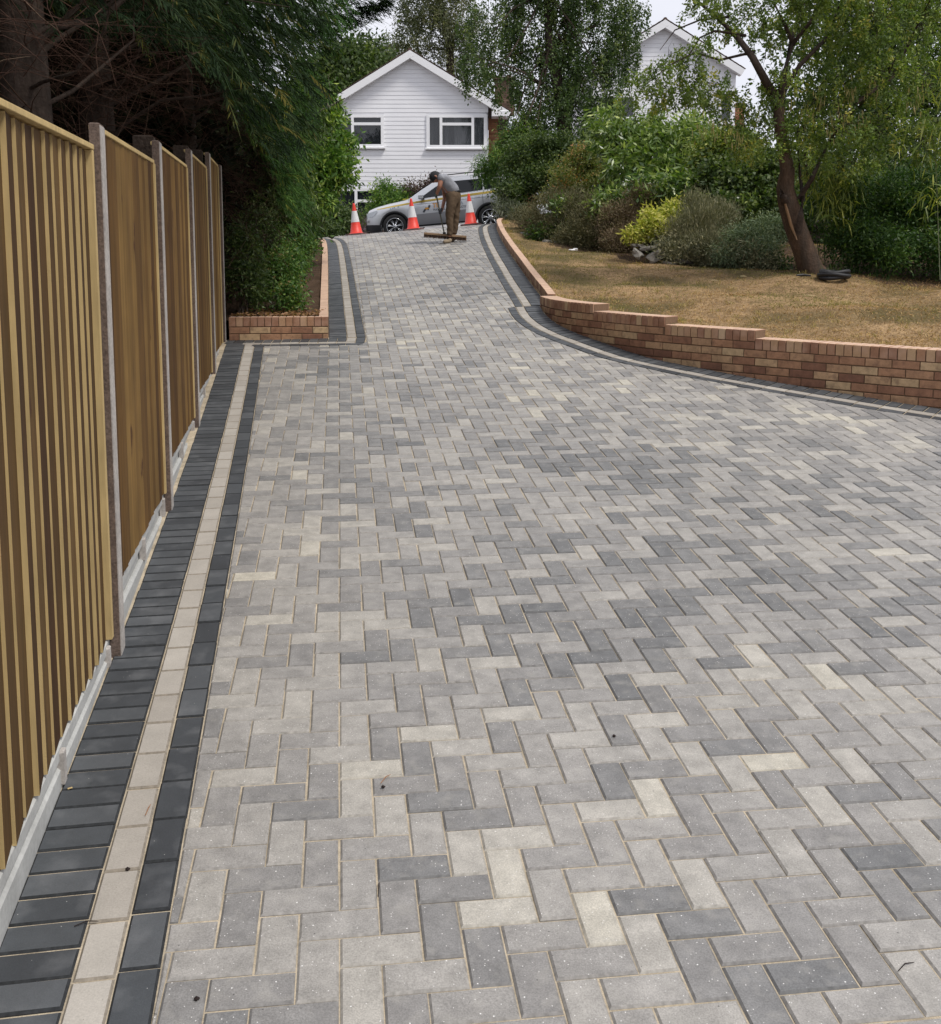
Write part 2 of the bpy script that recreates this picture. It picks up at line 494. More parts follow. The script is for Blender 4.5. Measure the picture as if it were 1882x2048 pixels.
def piece(corners, name, pr, parent, i=None, th=0.035, gap=0.0019, ch=0.0058, zf=dz, lift=0.0, tone=None, mb=None, pathc=None):
    """one paving block from its plan corners (counter-clockwise)"""
    P = [Vector(c) for c in corners]
    # drop doubled points
    Q = []
    for p in P:
        if not Q or (p - Q[-1]).length > 0.004:
            Q.append(p)
    if len(Q) > 1 and (Q[0] - Q[-1]).length <= 0.004:
        Q.pop()
    if len(Q) < 3:
        return None
    def area(q):
        return 0.5 * sum(q[k].x * q[(k + 1) % len(q)].y - q[(k + 1) % len(q)].x * q[k].y for k in range(len(q)))
    ar = area(Q)
    if ar < 0:
        Q.reverse(); ar = -ar
    if ar < 0.0004:
        return None
    # remove collinear points
    R = []
    for k in range(len(Q)):
        a, b, c = Q[k - 1], Q[k], Q[(k + 1) % len(Q)]
        if abs((b - a).normalized().cross((c - b).normalized())) > 0.01:
            R.append(b)
    Q = R
    if len(Q) < 3:
        return None
    def inset(q, d):
        r = []
        n = len(q)
        for k in range(n):
            a, b, c = q[k - 1], q[k], q[(k + 1) % n]
            t0 = (b - a).normalized(); t1 = (c - b).normalized()
            n0 = Vector((-t0.y, t0.x)); n1 = Vector((-t1.y, t1.x))
            m = n0 + n1
            m = m / max(0.5, m.length_squared) * 2
            r.append(b + m * d)
        return r
    gap *= random.uniform(.6, 1.6)
    q1 = inset(Q, gap)
    big = ar > 0.003
    q2 = inset(Q, gap + ch) if big else inset(Q, gap + 0.001)
    tx, ty = random.gauss(0, .0025), random.gauss(0, .0025)
    cx = sum((p.x for p in Q)) / len(Q); cy = sum((p.y for p in Q)) / len(Q)
    h = random.gauss(0, .0010) + lift
    g = lambda p: zf(p.x, p.y) + h + (p.x - cx) * tx + (p.y - cy) * ty
    n = len(Q)
    vs = [(p.x, p.y, g(p) - th) for p in q1] + [(p.x, p.y, g(p) - ch * .9) for p in q1] + [(p.x, p.y, g(p)) for p in q2]
    fs = [tuple(range(2 * n, 3 * n))]
    for k in range(n):
        j = (k + 1) % n
        fs.append((k, j, n + j, n + k))
        fs.append((n + k, n + j, 2 * n + j, 2 * n + k))
    t = random.random() if tone is None else tone
    return vs, fs, t, (cx, cy)

def visible(cx, cy, cz, m=20):
    """photo position of a point, or None when outside the frame"""
    if cy < 0.4:
        return None
    Z = cz - CAMH
    c = cy * cos(PITCH) - Z * sin(PITCH)
    yy = cy * sin(PITCH) + Z * cos(PITCH)
    px = 941 + FPX * cx / c
    py = PPY - FPX * yy / c
    if -m < px < 1882 + m and -m < py < 2048 + m:
        return px, py
    return None

def lay(pieces, name, pr, parent, limit=290, edge=None):
    """the nearest in view as single blocks, the rest joined into one part"""
    vis, rest = [], []
    for p in pieces:
        if p is None:
            continue
        v = visible(p[3][0], p[3][1], p[0][0][2])
        (vis if v else rest).append(p)
    vis.sort(key=lambda p: p[3][0] ** 2 + p[3][1] ** 2)
    rest += vis[limit:]
    vis = vis[:limit]
    for vs, fs, t, c in vis:
        cz = sum(v[2] for v in vs) / len(vs)
        me = bpy.data.meshes.new(name)
        me.from_pydata([(v[0] - c[0], v[1] - c[1], v[2] - cz) for v in vs], [], fs)
        me.update()
        at_ = me.attributes.new('tone', 'FLOAT', 'POINT')
        at_.data.foreach_set('value', [t] * len(vs))
        me.materials.append(pr[1])
        me.materials.append(edge)
        me.polygons.foreach_set('material_index', [0] + [1] * (len(fs) - 1))
        o = bpy.data.objects.new(name, me)
        o.location = (c[0], c[1], cz)
        link(o, parent)
        o.matrix_parent_inverse = chain(parent).inverted()
    if rest:
        mb = MB()
        mi = []
        for vs, fs, t, c in rest:
            mb.add(vs, fs, t)
            mi += [0] + [1] * (len(fs) - 1)
        me = mb.mesh(name + '_field', pr[1])
        me.materials.append(edge)
        me.polygons.foreach_set('material_index', mi)
        obj(name + '_field', me, parent, kind='stuff')

# region covered by the herringbone: inside of both borders
def inner_left():
    o = 0.404
    pa = Vector((fx(0.4) + o / .986, 0.4))
    # junction of the fence-side line and the line along the bed wall
    dirb = (B - A).normalized()
    nb = Vector((dirb.y, -dirb.x))
    pA = A + nb * o
    da = (A - A0).normalized(); na = Vector((da.y, -da.x))
    p0 = A0 + na * o
    # intersection
    def isect(p, d, q, e):
        t = ((q.x - p.x) * e.y - (q.y - p.y) * e.x) / (d.x * e.y - d.y * e.x)
        return p + d * t
    cA = isect(p0, da, pA, dirb)
    du = (LUP[1] - LUP[0]).normalized(); nu = Vector((du.y, -du.x))
    du = (Vector((-1.905, 13.7)) - B).normalized(); nu = Vector((du.y, -du.x))
    cB = isect(pA, dirb, B + nu * o, du)
    up = offset_line(LUP, o)[1:]
    return [p0, cA, cB] + up, cA, cB
IL, cA, cB = inner_left()
RUPo = offset_line(RUP, 0.404)
RLOo = offset_line(RLO, 0.404)
REG = IL + [Vector((0.5, 25.35))] + [p for p in RUPo if True][2:-1] + [RUPo[-1]] + RLOo + [Vector((8.4, 0.4))]

def clip_convex(sub, clip):
    outp = sub
    n = len(clip)
    for k in range(n):
        a, b = clip[k], clip[(k + 1) % n]
        e = b - a
        inp, outp = outp, []
        if not inp:
            return []
        prev = inp[-1]
        sp = e.x * (prev.y - a.y) - e.y * (prev.x - a.x)
        for p in inp:
            s = e.x * (p.y - a.y) - e.y * (p.x - a.x)
            if (s >= 0) != (sp >= 0):
                t = sp / (sp - s)
                outp.append(prev + (p - prev) * t)
            if s >= 0:
                outp.append(p)
            prev, sp = p, s
    return outp

# ------------------------------------------------------------------ driveway
def grid_mesh(name, x0, x1, y0, y1, nx, ny, zf, m, keep=None):
    V = [(x0 + (x1 - x0) * i / nx, y0 + (y1 - y0) * j / ny) for j in range(ny + 1) for i in range(nx + 1)]
    V3 = [(x, y, zf(x, y)) for x, y in V]
    F = []
    for j in range(ny):
        for i in range(nx):
            if keep and not keep(x0 + (x1 - x0) * (i + .5) / nx, y0 + (y1 - y0) * (j + .5) / ny):
                continue
            a = j * (nx + 1) + i
            F.append((a, a + 1, a + nx + 2, a + nx + 1))
    return mesh_np(name, V3, F, m, smooth=True)

def inpoly(P, x, y):
    c = False
    j = len(P) - 1
    for i in range(len(P)):
        if (P[i].y > y) != (P[j].y > y) and x < (P[j].x - P[i].x) * (y - P[i].y) / (P[j].y - P[i].y) + P[i].x:
            c = not c
        j = i
    return c
OUTER = [A0 + Vector((-.06, 0)), A + Vector((-.06, 0.03)), B] + LUP[1:] + [Vector((0, 25.6))] + RUP + RLO + [Vector((8.6, 0.4))]
EXP = [A0 + Vector((-.12, 0)), A + Vector((-.12, 0.08)), B + Vector((0, .08))] + offset_line(LUP, -.08)[1:] + [Vector((0, 25.45))] + offset_line(RUP, -.08) + offset_line(RLO, -.12) + [Vector((8.8, 0.4))]
bed_me = grid_mesh('driveway', -5.4, 8.6, 0.4, 25.4, 140, 250, lambda x, y: dz(x, y) - 0.0060, SAND, keep=lambda x, y: inpoly(EXP, x, y))
driveway = obj('driveway', bed_me, None, kind='structure')

U = 0.1013
H0 = Vector((0.3769, 2.4611)); TH = -0.1262
hu = Vector((cos(TH), -sin(TH))); hv = Vector((-sin(TH), -cos(TH)))   # u to the right, v towards the camera
hv = Vector((-sin(TH) * 1.0, -cos(TH)))
def hp(u, v):
    return H0 + hu * (u * U) + hv * (v * U)
blocks = []
REGbb = (-5.2, 8.4)
for k in range(-240, 40):
    for m_ in range(-70, 75):
        for kind in (0, 1):
            if kind == 0:
                u0, v0, du, dv = k + 4 * m_, k, 1, 2
            else:
                u0, v0, du, dv = k + 1 + 4 * m_, k, 2, 1
            c = hp(u0 + du / 2, v0 + dv / 2)
            if not (-5.2 < c.x < 8.4 and 0.35 < c.y < 25.4):
                continue
            if c.y > 12.9 and (c.x > 2.2 or c.x < interp(LK, c.y) + .1):
                if c.y < 24.3:
                    continue
            R_ = [hp(u0, v0), hp(u0, v0 + dv), hp(u0 + du, v0 + dv), hp(u0 + du, v0)]
            Q = R_
            if all(inpoly(REG, p.x, p.y) for p in R_):
                pass
            else:
                Rc = R_
                ar = sum(Rc[q].x * Rc[(q + 1) % 4].y - Rc[(q + 1) % 4].x * Rc[q].y for q in range(4))
                if ar < 0:
                    Rc = list(reversed(Rc))
                Q = clip_convex(REG, Rc)
                if len(Q) < 3:
                    continue
            # colour drifts in loose patches as packs were laid
            nv = noise.noise(Vector((c.x * 1.1, c.y * 0.8, 3.3))) * 0.26 + noise.noise(Vector((c.x * .45, c.y * .4, 8.1))) * 0.16
            t = min(1, max(0, random.betavariate(1.45, 1.6) * 0.84 + nv + 0.06))
            blocks.append(piece(Q, 'paving_block', PAVER, driveway, tone=t))
lay(blocks, 'paving_block', PAVER, driveway, 290, PAVER_E[1])

# borders: charcoal soldiers, buff band, charcoal band
sold, band, dark = [], [], []
def strip(path, o0, o1, pitch, store, s0=0, s1=None, tone=None):
    s1 = path.len if s1 is None else s1
    n = max(1, round((s1 - s0) / pitch))
    p = (s1 - s0) / n
    for k in range(n):
        a, b = s0 + k * p, s0 + (k + 1) * p
        Pa, Pb = path.at(a), path.at(b)
        na, nb = path.nrm(a), path.nrm(b)
        store.append(piece([Pa + na * o1, Pb + nb * o1, Pb + nb * o0, Pa + na * o0], 'b', None, None))
da = (A - A0).normalized(); na_ = Vector((da.y, -da.x))
db = (B - A).normalized(); nb_ = Vector((db.y, -db.x))
# along the fence: runs end where they meet the row under the bed wall
LA = Path([A0, A])
strip(LA, .002, .202, .1015, sold, 0, LA.len - .204)
strip(LA, .202, .303, .2025, band, 0, LA.len - .204)
strip(LA, .303, .404, .2025, dark, 0, LA.len - .303)
# row under the bed wall; the rows turn the corner and run on up the drive
LB = Path([A + db * .0, B + db * .40])
lenb = (B - A).length
strip(LB, .004, .204, .1015, sold, 0, lenb + .0)
strip(LB, .204, .303, .2025, band, .20, lenb + .303)
strip(LB, .303, .404, .2025, dark, .31, lenb + .404)
LU = Path(LUP)
strip(LU, .002, .202, .1015, sold, -.0, None)
strip(LU, .202, .303, .2025, band, 0, None)
strip(LU, .303, .404, .2025, dark, 0, None)
# fill the corner where the soldiers of both runs meet
cor = [B + nb_ * .204, B + nb_ * .204 + db * .30, B + db * .31, B]
for k in range(3):
    a, b = k * .101, (k + 1) * .101
    store = sold if k < 2 else band
    store.append(piece([B + db * a + nb_ * .204, B + db * b + nb_ * .204, B + db * b, B + db * a], 'b', None, None))
dark.append(piece([B + db * .303 + nb_ * .303, B + db * .404 + nb_ * .303, B + db * .404, B + db * .303], 'b', None, None))
RU = Path(RUP); RL = Path(RLO)
for P_ in (RU, RL):
    strip(P_, .002, .202, .1015, sold)
    strip(P_, .202, .303, .2025, band)
    strip(P_, .303, .404, .2025, dark)
lay(sold + dark, 'charcoal_block', CHAR, driveway, 280, CHAR_E[1])
lay(band, 'buff_block', BUFF, driveway, 110, BUFF_E[1])

# ------------------------------------------------------------------ brick walls
def brick_mesh(L_, D_, H_, m, name='brick', top=None):
    mb = MB(); mb.box((0, 0, 0), (L_, D_, H_), bev=0.003)
    me = mb.mesh(name, m)
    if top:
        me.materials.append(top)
        me.polygons[1].material_index = 1      # the dusty upper face, the light on it put into its colour
    return me
BM = {}
class Wall:
    """bricks become parts of the wall; the ones past the limit are joined"""
    def __init__(s, root, limit=295):
        s.root, s.B, s.limit = root, [], limit
    def brick(s, p, z, t, size, cope=False, tone=None, pitchv=0.0):
        s.B.append((Vector((p.x, p.y, z)), atan2(t.y, t.x), size, cope, tone, pitchv))
    def finish(s):
        s.B.sort(key=lambda b: b[0].length)
        inv = chain(s.root).inverted()
        extra = MB(); extra2 = MB()
        for i, (p, rz, size, cope, tone, pv) in enumerate(s.B):
            size = tuple(round(q, 3) for q in size)
            if i < s.limit:
                key = (size, cope)
                if key not in BM:
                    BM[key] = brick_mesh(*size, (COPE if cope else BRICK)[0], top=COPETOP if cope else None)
                o = bpy.data.objects.new('coping_brick' if cope else 'brick', BM[key])
                o.location = p
                o.rotation_euler = (random.gauss(0, .006), -pv + random.gauss(0, .004), rz + random.gauss(0, .006))
                link(o, s.root)
                o.matrix_parent_inverse = inv
            else:
                a = Vector((cos(rz) * cos(pv), sin(rz) * cos(pv), sin(pv))); b = Vector((-sin(rz), cos(rz), 0)); e = a.cross(b)
                (extra2 if cope else extra).box(p, size, ax=(a, b, e), tone=random.random(), bev=0.003)
        if extra.V:
            extra.build('brick_run', BRICK[1], s.root, kind='stuff')
        if extra2.V:
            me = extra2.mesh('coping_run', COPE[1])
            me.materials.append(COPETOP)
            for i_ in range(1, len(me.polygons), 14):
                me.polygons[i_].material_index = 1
            obj('coping_run', me, s.root, kind='stuff')

def mortar_core(mb, path, s0, s1, zt, zb, o0, o1, step=.12):
    """ribbon body between offsets o0..o1 from path, top zt(s), bottom zb(s)"""
    n = max(1, int((s1 - s0) / step))
    vs, fs = [], []
    for k in range(n + 1):
        a = s0 + (s1 - s0) * k / n
        p, q = path.at(a), path.nrm(a)
        for o, z in ((o0, zb(a)), (o0, zt(a)), (o1, zt(a)), (o1, zb(a))):
            v = p + q * o
            vs.append((v.x, v.y, z))
    for k in range(n):
        for i in range(4):
            j = (i + 1) % 4
            fs.append((k * 4 + i, k * 4 + j, k * 4 + 4 + j, k * 4 + 4 + i))
    fs.append((0, 1, 2, 3)); fs.append((n * 4 + 3, n * 4 + 2, n * 4 + 1, n * 4))
    mb.add(vs, fs)

# stepped retaining wall on the right: path RL, drive side is the right-hand side (+), body on the negative side
wr = empty('brick_wall', (2.0, 10.1, .6), 'low stepped brick retaining wall curving along the front of the dry lawn', 'wall')
W1 = Wall(wr, 295)
def s_at_ratio(path, r):
    best = min(range(0, 2000), key=lambda i: abs(path.at(path.len * i / 2000).x / max(.1, path.at(path.len * i / 2000).y) - r))
    return path.len * best / 2000
b1 = s_at_ratio(RL, .120); b2 = s_at_ratio(RL, .190); b3 = s_at_ratio(RL, .279)
SECT = [(0.0, b1, 1.135), (b1, b2, 1.058), (b2, b3, .982), (b3, RL.len, .907)]
mb = MB()
for (sa, sb, zt) in SECT:
    # coping: bricks on edge across the wall
    n = max(1, round((sb - sa) / .0755)); p = (sb - sa) / n
    for k in range(n):
        a = sa + (k + .5) * p
        W1.brick(RL.at(a) + RL.nrm(a) * -.1075, zt - .051, RL.tan(a), (p - .009, .215, .1025), True)
    mortar_core(mb, RL, sa, sb, lambda s, zt=zt: zt - .006, lambda s: dz(*RL.at(s)) - .12, -.009, -.206)
for c in range(14):
    z = 1.135 - .1125 - .0325 - .075 * c
    ok = [sb for sa, sb, zt in SECT if z + .033 < zt - .104]
    if not ok:
        continue
    starts = [sa for sa, sb, zt in SECT if z + .033 < zt - .104]
    hi_ = max(ok); off = .1125 * (c % 2)
    for k in range(-1, int(RL.len / .2255) + 2):
        lo, hi = max(k * .2255 + off, 0), min(k * .2255 + off + .2255, hi_)
        if hi - lo < .035:
            continue
        m_ = (lo + hi) / 2
        if z + .0325 < dz(*RL.at(m_)) - .01:
            continue
        W1.brick(RL.at(m_) + RL.nrm(m_) * -.05125, z, RL.tan(m_, .1), (hi - lo - .010, .1025, .065))
mb.build('mortar', MORTAR, wr)
W1.finish()

# upper kerb wall on the right
wu = empty('brick_wall', (0.7, 18, 1.6), 'long low brick kerb wall sloping up between the paved drive and the dry lawn', 'wall')
W2 = Wall(wu, 150)
mb = MB()
upz = lambda s: dz(*RU.at(s)) + .135
n = round(RU.len / .0755); p = RU.len / n
for k in range(n):
    a = (k + .5) * p
    sl = (upz(a + .05) - upz(a - .05)) / .1
    W2.brick(RU.at(a) + RU.nrm(a) * -.052, upz(a) - .051, RU.tan(a), (p - .009, .1025, .1025), True, pitchv=math.atan(sl))
n = round(RU.len / .2255); p = RU.len / n
for k in range(n):
    a = (k + .5) * p
    sl = (upz(a + .05) - upz(a - .05)) / .1
    W2.brick(RU.at(a) + RU.nrm(a) * -.052, upz(a) - .1125 - .0325, RU.tan(a), (p - .010, .1025, .065), False, pitchv=math.atan(sl))
mortar_core(mb, RU, 0, RU.len, lambda s: upz(s) - .006, lambda s: dz(*RU.at(s)) - .12, -.006, -.097)
mb.build('mortar', MORTAR, wu)
W2.finish()

# raised bed wall on the left: front return and the long side
wl = empty('brick_wall', (-2.1, 11.15, .75), 'low L shaped brick wall holding the planted bed by the last fence post', 'wall')
W3 = Wall(wl, 240)
mb = MB()
zt = .985
FB = Path([A + db * .02, B])
n = round(FB.len / .0755); p = FB.len / n
for k in range(n):
    a = (k + .5) * p
    W3.brick(FB.at(a) + FB.nrm(a) * -.0515, zt - .051, FB.tan(a), (p - .009, .1025, .1025), True)
for c in range(2):
    z = zt - .1125 - .0325 - .075 * c
    off = .11 * (c % 2)
    for k in range(-1, 6):
        lo, hi = max(0, k * .2255 + off), min(FB.len, k * .2255 + off + .2255)
        if hi - lo < .04:
            continue
        m_ = (lo + hi) / 2
        W3.brick(FB.at(m_) + FB.nrm(m_) * -.0515, z, FB.tan(m_), (hi - lo - .01, .1025, .065))
mortar_core(mb, FB, 0, FB.len - .004, lambda s: zt - .006, lambda s: .6, -.006, -.097)
LUs = Path(LUP)
lz = lambda s: max(zt, dz(*LUs.at(s)) + .055)
n = round(LUs.len / .0755); p = LUs.len / n
for k in range(1, n):
    a = (k + .5) * p
    sl = (lz(a + .05) - lz(a - .05)) / .1
    W3.brick(LUs.at(a) + LUs.nrm(a) * -.0515, lz(a) - .051, LUs.tan(a), (p - .009, .1025, .1025), True, pitchv=math.atan(sl))
n = round(LUs.len / .2255); p = LUs.len / n
for k in range(0, n):
    a = (k + .5) * p + (.1 if k == 0 else 0)
    sl = (lz(a + .05) - lz(a - .05)) / .1
    if lz(a) - .115 > dz(*LUs.at(a)) - .02:
        W3.brick(LUs.at(a) + LUs.nrm(a) * -.0515, lz(a) - .1125 - .0325, LUs.tan(a), (p - .01, .1025, .065), False, pitchv=math.atan(sl))
mortar_core(mb, LUs, .1, LUs.len, lambda s: lz(s) - .006, lambda s: dz(*LUs.at(s)) - .12, -.006, -.097)
mb.build('mortar', MORTAR, wl)
W3.finish()

# ------------------------------------------------------------------ fence
fence = empty('garden_fence', (-2.0, 7, .4), 'new timber closeboard fence with concrete posts and gravel boards along the drive', 'fence')
FD = Vector((-.1736, .985, 0)).normalized()          # along the fence, away from the camera
FN = Vector((FD.y, -FD.x, 0))                        # towards the drive
FP0 = Vector((-1.405, 3.977, 0))
def fpt(s, o=0, z=0):
    v = FP0 + FD * s + FN * o
    return Vector((v.x, v.y, z))
POSTS = [(-1.90, 2.12), (0, 2.235), (1.84, 2.347), (3.74, 2.47), (5.58, 2.602), (7.19, 2.612)]
PANELS = [(.236, 2.153), (.236, 2.153), (.372, 2.24), (.486, 2.352), (.601, 2.475), (.715, 2.607)]
AX = (FD, FN, Vector((0, 0, 1)))
for i, (s, zt_) in enumerate(POSTS):
    g = dz(*fpt(s).xy)
    mb = MB()
    # H section: web plus two flanges, seen from the drive as one face with the slots at its sides
    mb.box(fpt(s, -.019, (zt_ + g - .3) / 2), (.100, .038, zt_ - g + .3), ax=AX, bev=.005)
    po = mb.build('concrete_post', POSTC, fence)
    mb = MB()
    mb.box(fpt(s, .0, (zt_ + g - .3) / 2 - .004), (.088, .008, zt_ - g + .29), ax=AX, bev=.003)
    mb.build('cast_face', POSTL, po)
for i in range(1, 6):
    sa, sb = POSTS[i - 1][0] + .06, POSTS[i][0] - .06
    z0, z1 = PANELS[i]
    fr = MB()
    for zr in (z0 + .2, (z0 + z1) / 2, z1 - .2):
        fr.box(fpt((sa + sb) / 2, -.085, zr), (sb - sa, .035, .07), ax=AX)
    panel = fr.build('fence_panel', WOOD, fence)
    n = round((sb - sa - .05) / .112)
    pt = (sb - sa - .05) / n
    for k in range(n):
        a = sa + k * pt
        b = a + pt + .012
        zt2 = z1 - (.028 if i == 1 else .022) + random.gauss(0, .002)
        zb2 = z0 + random.gauss(0, .004)
        lean = random.gauss(0, .001)
        if i == 1:          # thick edge towards the camera
            ta, tb = .0155 + random.gauss(0, .0025), .003
            base = -.048
        else:
            ta, tb = random.choice((.004, .006, .009, .011)), .013
            base = -.043 + random.gauss(0, .0012)
            a += random.choice((0, 0, .002, .004))
        mb = MB()
        P = [(a, base), (b, base), (b, base + tb), (a, base + ta)]
        vs = [fpt(x + (lean if z == zt2 else 0), y, z) for z in (zb2, zt2) for x, y in P]
        faces = [(3, 2, 1, 0), (4, 5, 6, 7), (0, 1, 5, 4), (1, 2, 6, 5), (2, 3, 7, 6), (3, 0, 4, 7)]
        mb.add(vs, faces)
        me = mb.mesh('board', WOOD if i == 1 else WOOD_LIT)
        me.materials.append(EDGE)
        me.polygons[5].material_index = 1      # sawn edge facing the camera
        me.polygons[3].material_index = 1
        me.polygons[1].material_index = 1
        me.polygons[0].material_index = 1
        c = fpt((a + b) / 2, base, (z0 + z1) / 2)
        for v in me.vertices:
            v.co -= c
        o = bpy.data.objects.new('board', me)
        o.location = c
        link(o, panel)
        o.matrix_parent_inverse = chain(panel).inverted()
    mb = MB()
    mb.box(fpt((sa + sb) / 2, -.042, z1 - .011), (sb - sa, .045 if i == 1 else .032, .020), ax=AX, bev=.002)
    mb.build('capping_rail', EDGE, panel)
    mb = MB()
    mb.box(fpt(sb - .018, -.036, (z0 + z1) / 2 - .012), (.036, .03, z1 - z0 - .02), ax=AX, bev=.002)
    mb.build('end_batten', EDGE, panel)
    # gravel board with a sunk face between rims and short stubs
    gz_ = min(dz(*fpt(sa).xy), dz(*fpt(sb).xy)) - .08
    mb = MB()
    mid = (sa + sb) / 2
    mb.box(fpt(mid, -.075, (z0 - .004 + gz_) / 2), (sb - sa + .05, .03, z0 - .004 - gz_), ax=AX)
    mb.box(fpt(mid, -.05, z0 - .03), (sb - sa, .022, .05), ax=AX, bev=.006)
    mb.box(fpt(mid, -.052, gz_ + .09), (sb - sa, .03, .18), ax=AX, bev=.01)
    gb = mb.build('gravel_board', GRAVB, fence)
    for ss in (sa + .04, mid, sb - .06):
        mb = MB()
        mb.box(fpt(ss, -.040, z0 - .075), (.035, .028, .11), ax=AX, bev=.004)
        mb.build('stub', POSTL, gb)
# old posts left standing behind
for k, (x, y, Y) in enumerate(((288, 272, 6.3), (362, 292, 8.4), (392, 300, 10.2))):
    p_ = at(x, y, Y)
    mb = MB()
    mb.box((p_.x, p_.y, (p_.z + .3) / 2), (.12, .12, p_.z - .3), rz=.2, bev=.008)
    lab = ('weathered grey post standing just behind the second fence panel', 'weathered grey post standing just behind the third fence panel',
           'weathered grey post standing just behind the fourth fence panel')[k]
    o = mb.build('old_post', BARK)
    o['label'] = lab; o['category'] = 'post'; o['group'] = 'old posts behind the new fence'

# ------------------------------------------------------------------ lawn, soil, road, ground
CT = []
for i in range(0, 40):
    s = RL.len * i / 39
    p_ = RL.at(s) - RL.nrm(s) * .1
    z = next(zz for a, b, zz in SECT if s <= b + 1e-6)
    CT.append((p_.x, p_.y, z - .05))
    s = RU.len * i / 39
    p_ = RU.at(s) - RU.nrm(s) * .1
    if s > 0.3 * 1:
        CT.append((p_.x, p_.y, upz(s) - .045))
for x, y, Y in [(1075, 492, 19.5), (1180, 505, 17.5), (1290, 527, 16), (1450, 537, 15), (1620, 548, 13.6), (1882, 578, 12.5)]:
    q = at(x, y, Y)
    CT.append((q.x, q.y, q.z))
for x, y, z in [(2.2, 13.6, 1.22), (3.2, 12.2, 1.16), (4.2, 11, 1.10), (5.5, 10, 1.05), (2.0, 15.5, 1.42), (1.2, 17.5, 1.62), (9, 11.5, 1.3), (8, 16, 1.7), (6, 17, 1.75), (4, 19, 1.95), (2.6, 21, 2.1),
                (12, 9, 1.1), (2, 24, 2.25), (5, 25, 2.3), (12, 16, 1.7), (9, 24, 2.3), (14, 22, 2.2)]:
    CT.append((x, y, z))
CTa = np.array(CT)
def lawnz(x, y):
    d2 = (CTa[:, 0] - x) ** 2 + (CTa[:, 1] - y) ** 2 + .05
    w_ = 1 / d2 ** 1.8
    return float((w_ * CTa[:, 2]).sum() / w_.sum())
LPOLY = offset_line(RUP, -.05)[1:-1] + [Vector((.98, 12.6))] + offset_line(RLO, -.10) + [Vector((16, 5)), Vector((16, 26)), Vector((2.2, 26))]
GRASSG = mat('dry_lawn', ramp=None, base=(0.29, 0.195, 0.105), rough=0.95, spec=0.05,
             noises=((1.3, 0.25, 4, (1, 1, 1)), (4.5, 0.30, 5, (1, 1, 1)), (13, 0.35, 5, (1, 1, 1)), (60, 0.5, 3, (1, 1, 1))),
             grain=(0.9, 0.85, (0.105, 0.085, 0.040), (1, 1, 1), 0.46, 0.62), bump=(30, 0.9, 0.03))
BACK = [at(1040, 470, 21.3), at(1062, 488, 19.8), at(1110, 500, 18.2), at(1180, 506, 17.2), at(1262, 520, 16.4), at(1350, 534, 15.6), at(1450, 540, 14.9), at(1540, 549, 14.2), at(1640, 556, 13.6), at(1760, 566, 13.2), at(1882, 582, 12.7), at(2100, 600, 12.2)]
SPOLY = [Vector((p.x, p.y + .12)) for p in BACK] + [Vector((16, 11)), Vector((16, 26)), Vector((1.3, 26)), Vector((1.0, 23))]
lawn_s = lambda x, y: lawnz(x, y) + .018 * noise.noise(Vector((x * 2.2, y * 2.2, 0))) + .008 * noise.noise(Vector((x * 9, y * 9, 1)))
inbed = lambda x, y: inpoly(SPOLY, x + .15 * noise.noise(Vector((x * 3, y * 3, 0))), y + .2 * noise.noise(Vector((x * 4, y * 4, 5))))
lawn = obj('lawn', grid_mesh('lawn', .4, 16, 5.6, 26, 156, 204, lawn_s, GRASSG,
           keep=lambda x, y: inpoly(LPOLY, x, y) and not inbed(x, y)), None, kind='structure')
obj('shrub_bed', grid_mesh('shrub_bed', .4, 16, 5.6, 26, 156, 204, lawn_s, SOIL,
           keep=lambda x, y: inpoly(LPOLY, x, y) and inbed(x, y)), None, kind='structure')  # bank soil; its dark colour also stands in for shadow among the shrubs


def bedz(x, y):
    yy = min(max(y, 11.2), 25)
    return max(.93, dz(interp(LK, yy), yy) + .02) + .03 * noise.noise(Vector((x * 3, y * 3, 0)))
BPOLY = [Vector((-1.60, 11.22))] + offset_line(LUP, -.05)[1:] + [Vector((-9, 25.5)), Vector((-9, 11.22))]
obj('soil_bed', grid_mesh('soil_bed', -9, -1.5, 11.2, 25.4, 75, 142, bedz, SOIL, keep=lambda x, y: inpoly(BPOLY, x, y)), None, kind='structure')

def groundz(x, y):
    yy = min(max(y, 0), 60)
    xx = min(max(x, -6), 6)
    if y < 11:
        z = dz(min(xx, 1), yy) - .10
        if x < -1.3 - .17 * (y - 3):
            z += .02
    else:
        z = dz(xx, yy) - (.12 if y < 36 else .1)
    if x > .3 and y > 8:
        z -= .45 * sst(.3, 1.4, x)
    if y > 40:
        z -= (y - 40) * .01
    return z
gx = [-300, -120, -60, -30, -16] + [-10 + .5 * i for i in range(0, 53)] + [20, 30, 60, 120, 300]
gy = [-60, -20, -6, 0] + [1 + .5 * i for i in range(0, 90)] + [50, 60, 90, 150, 300, 600]
V3 = [(x, y, groundz(x, y) if y > 0 else -.12) for y in gy for x in gx]
nx_ = len(gx)
F = [(j * nx_ + i, j * nx_ + i + 1, (j + 1) * nx_ + i + 1, (j + 1) * nx_ + i) for j in range(len(gy) - 1) for i in range(nx_ - 1)]
obj('ground', mesh_np('ground', V3, F, SOIL, smooth=True), None, kind='structure')
obj('road', grid_mesh('road', -14, 14, 25.3, 34.5, 56, 36, lambda x, y: dz(x, y) - .02, ASPH), None, kind='structure')
# ------------------------------------------------------------------ vegetation
def unit(a):
    return a / np.maximum(1e-6, np.linalg.norm(a, axis=-1, keepdims=True))

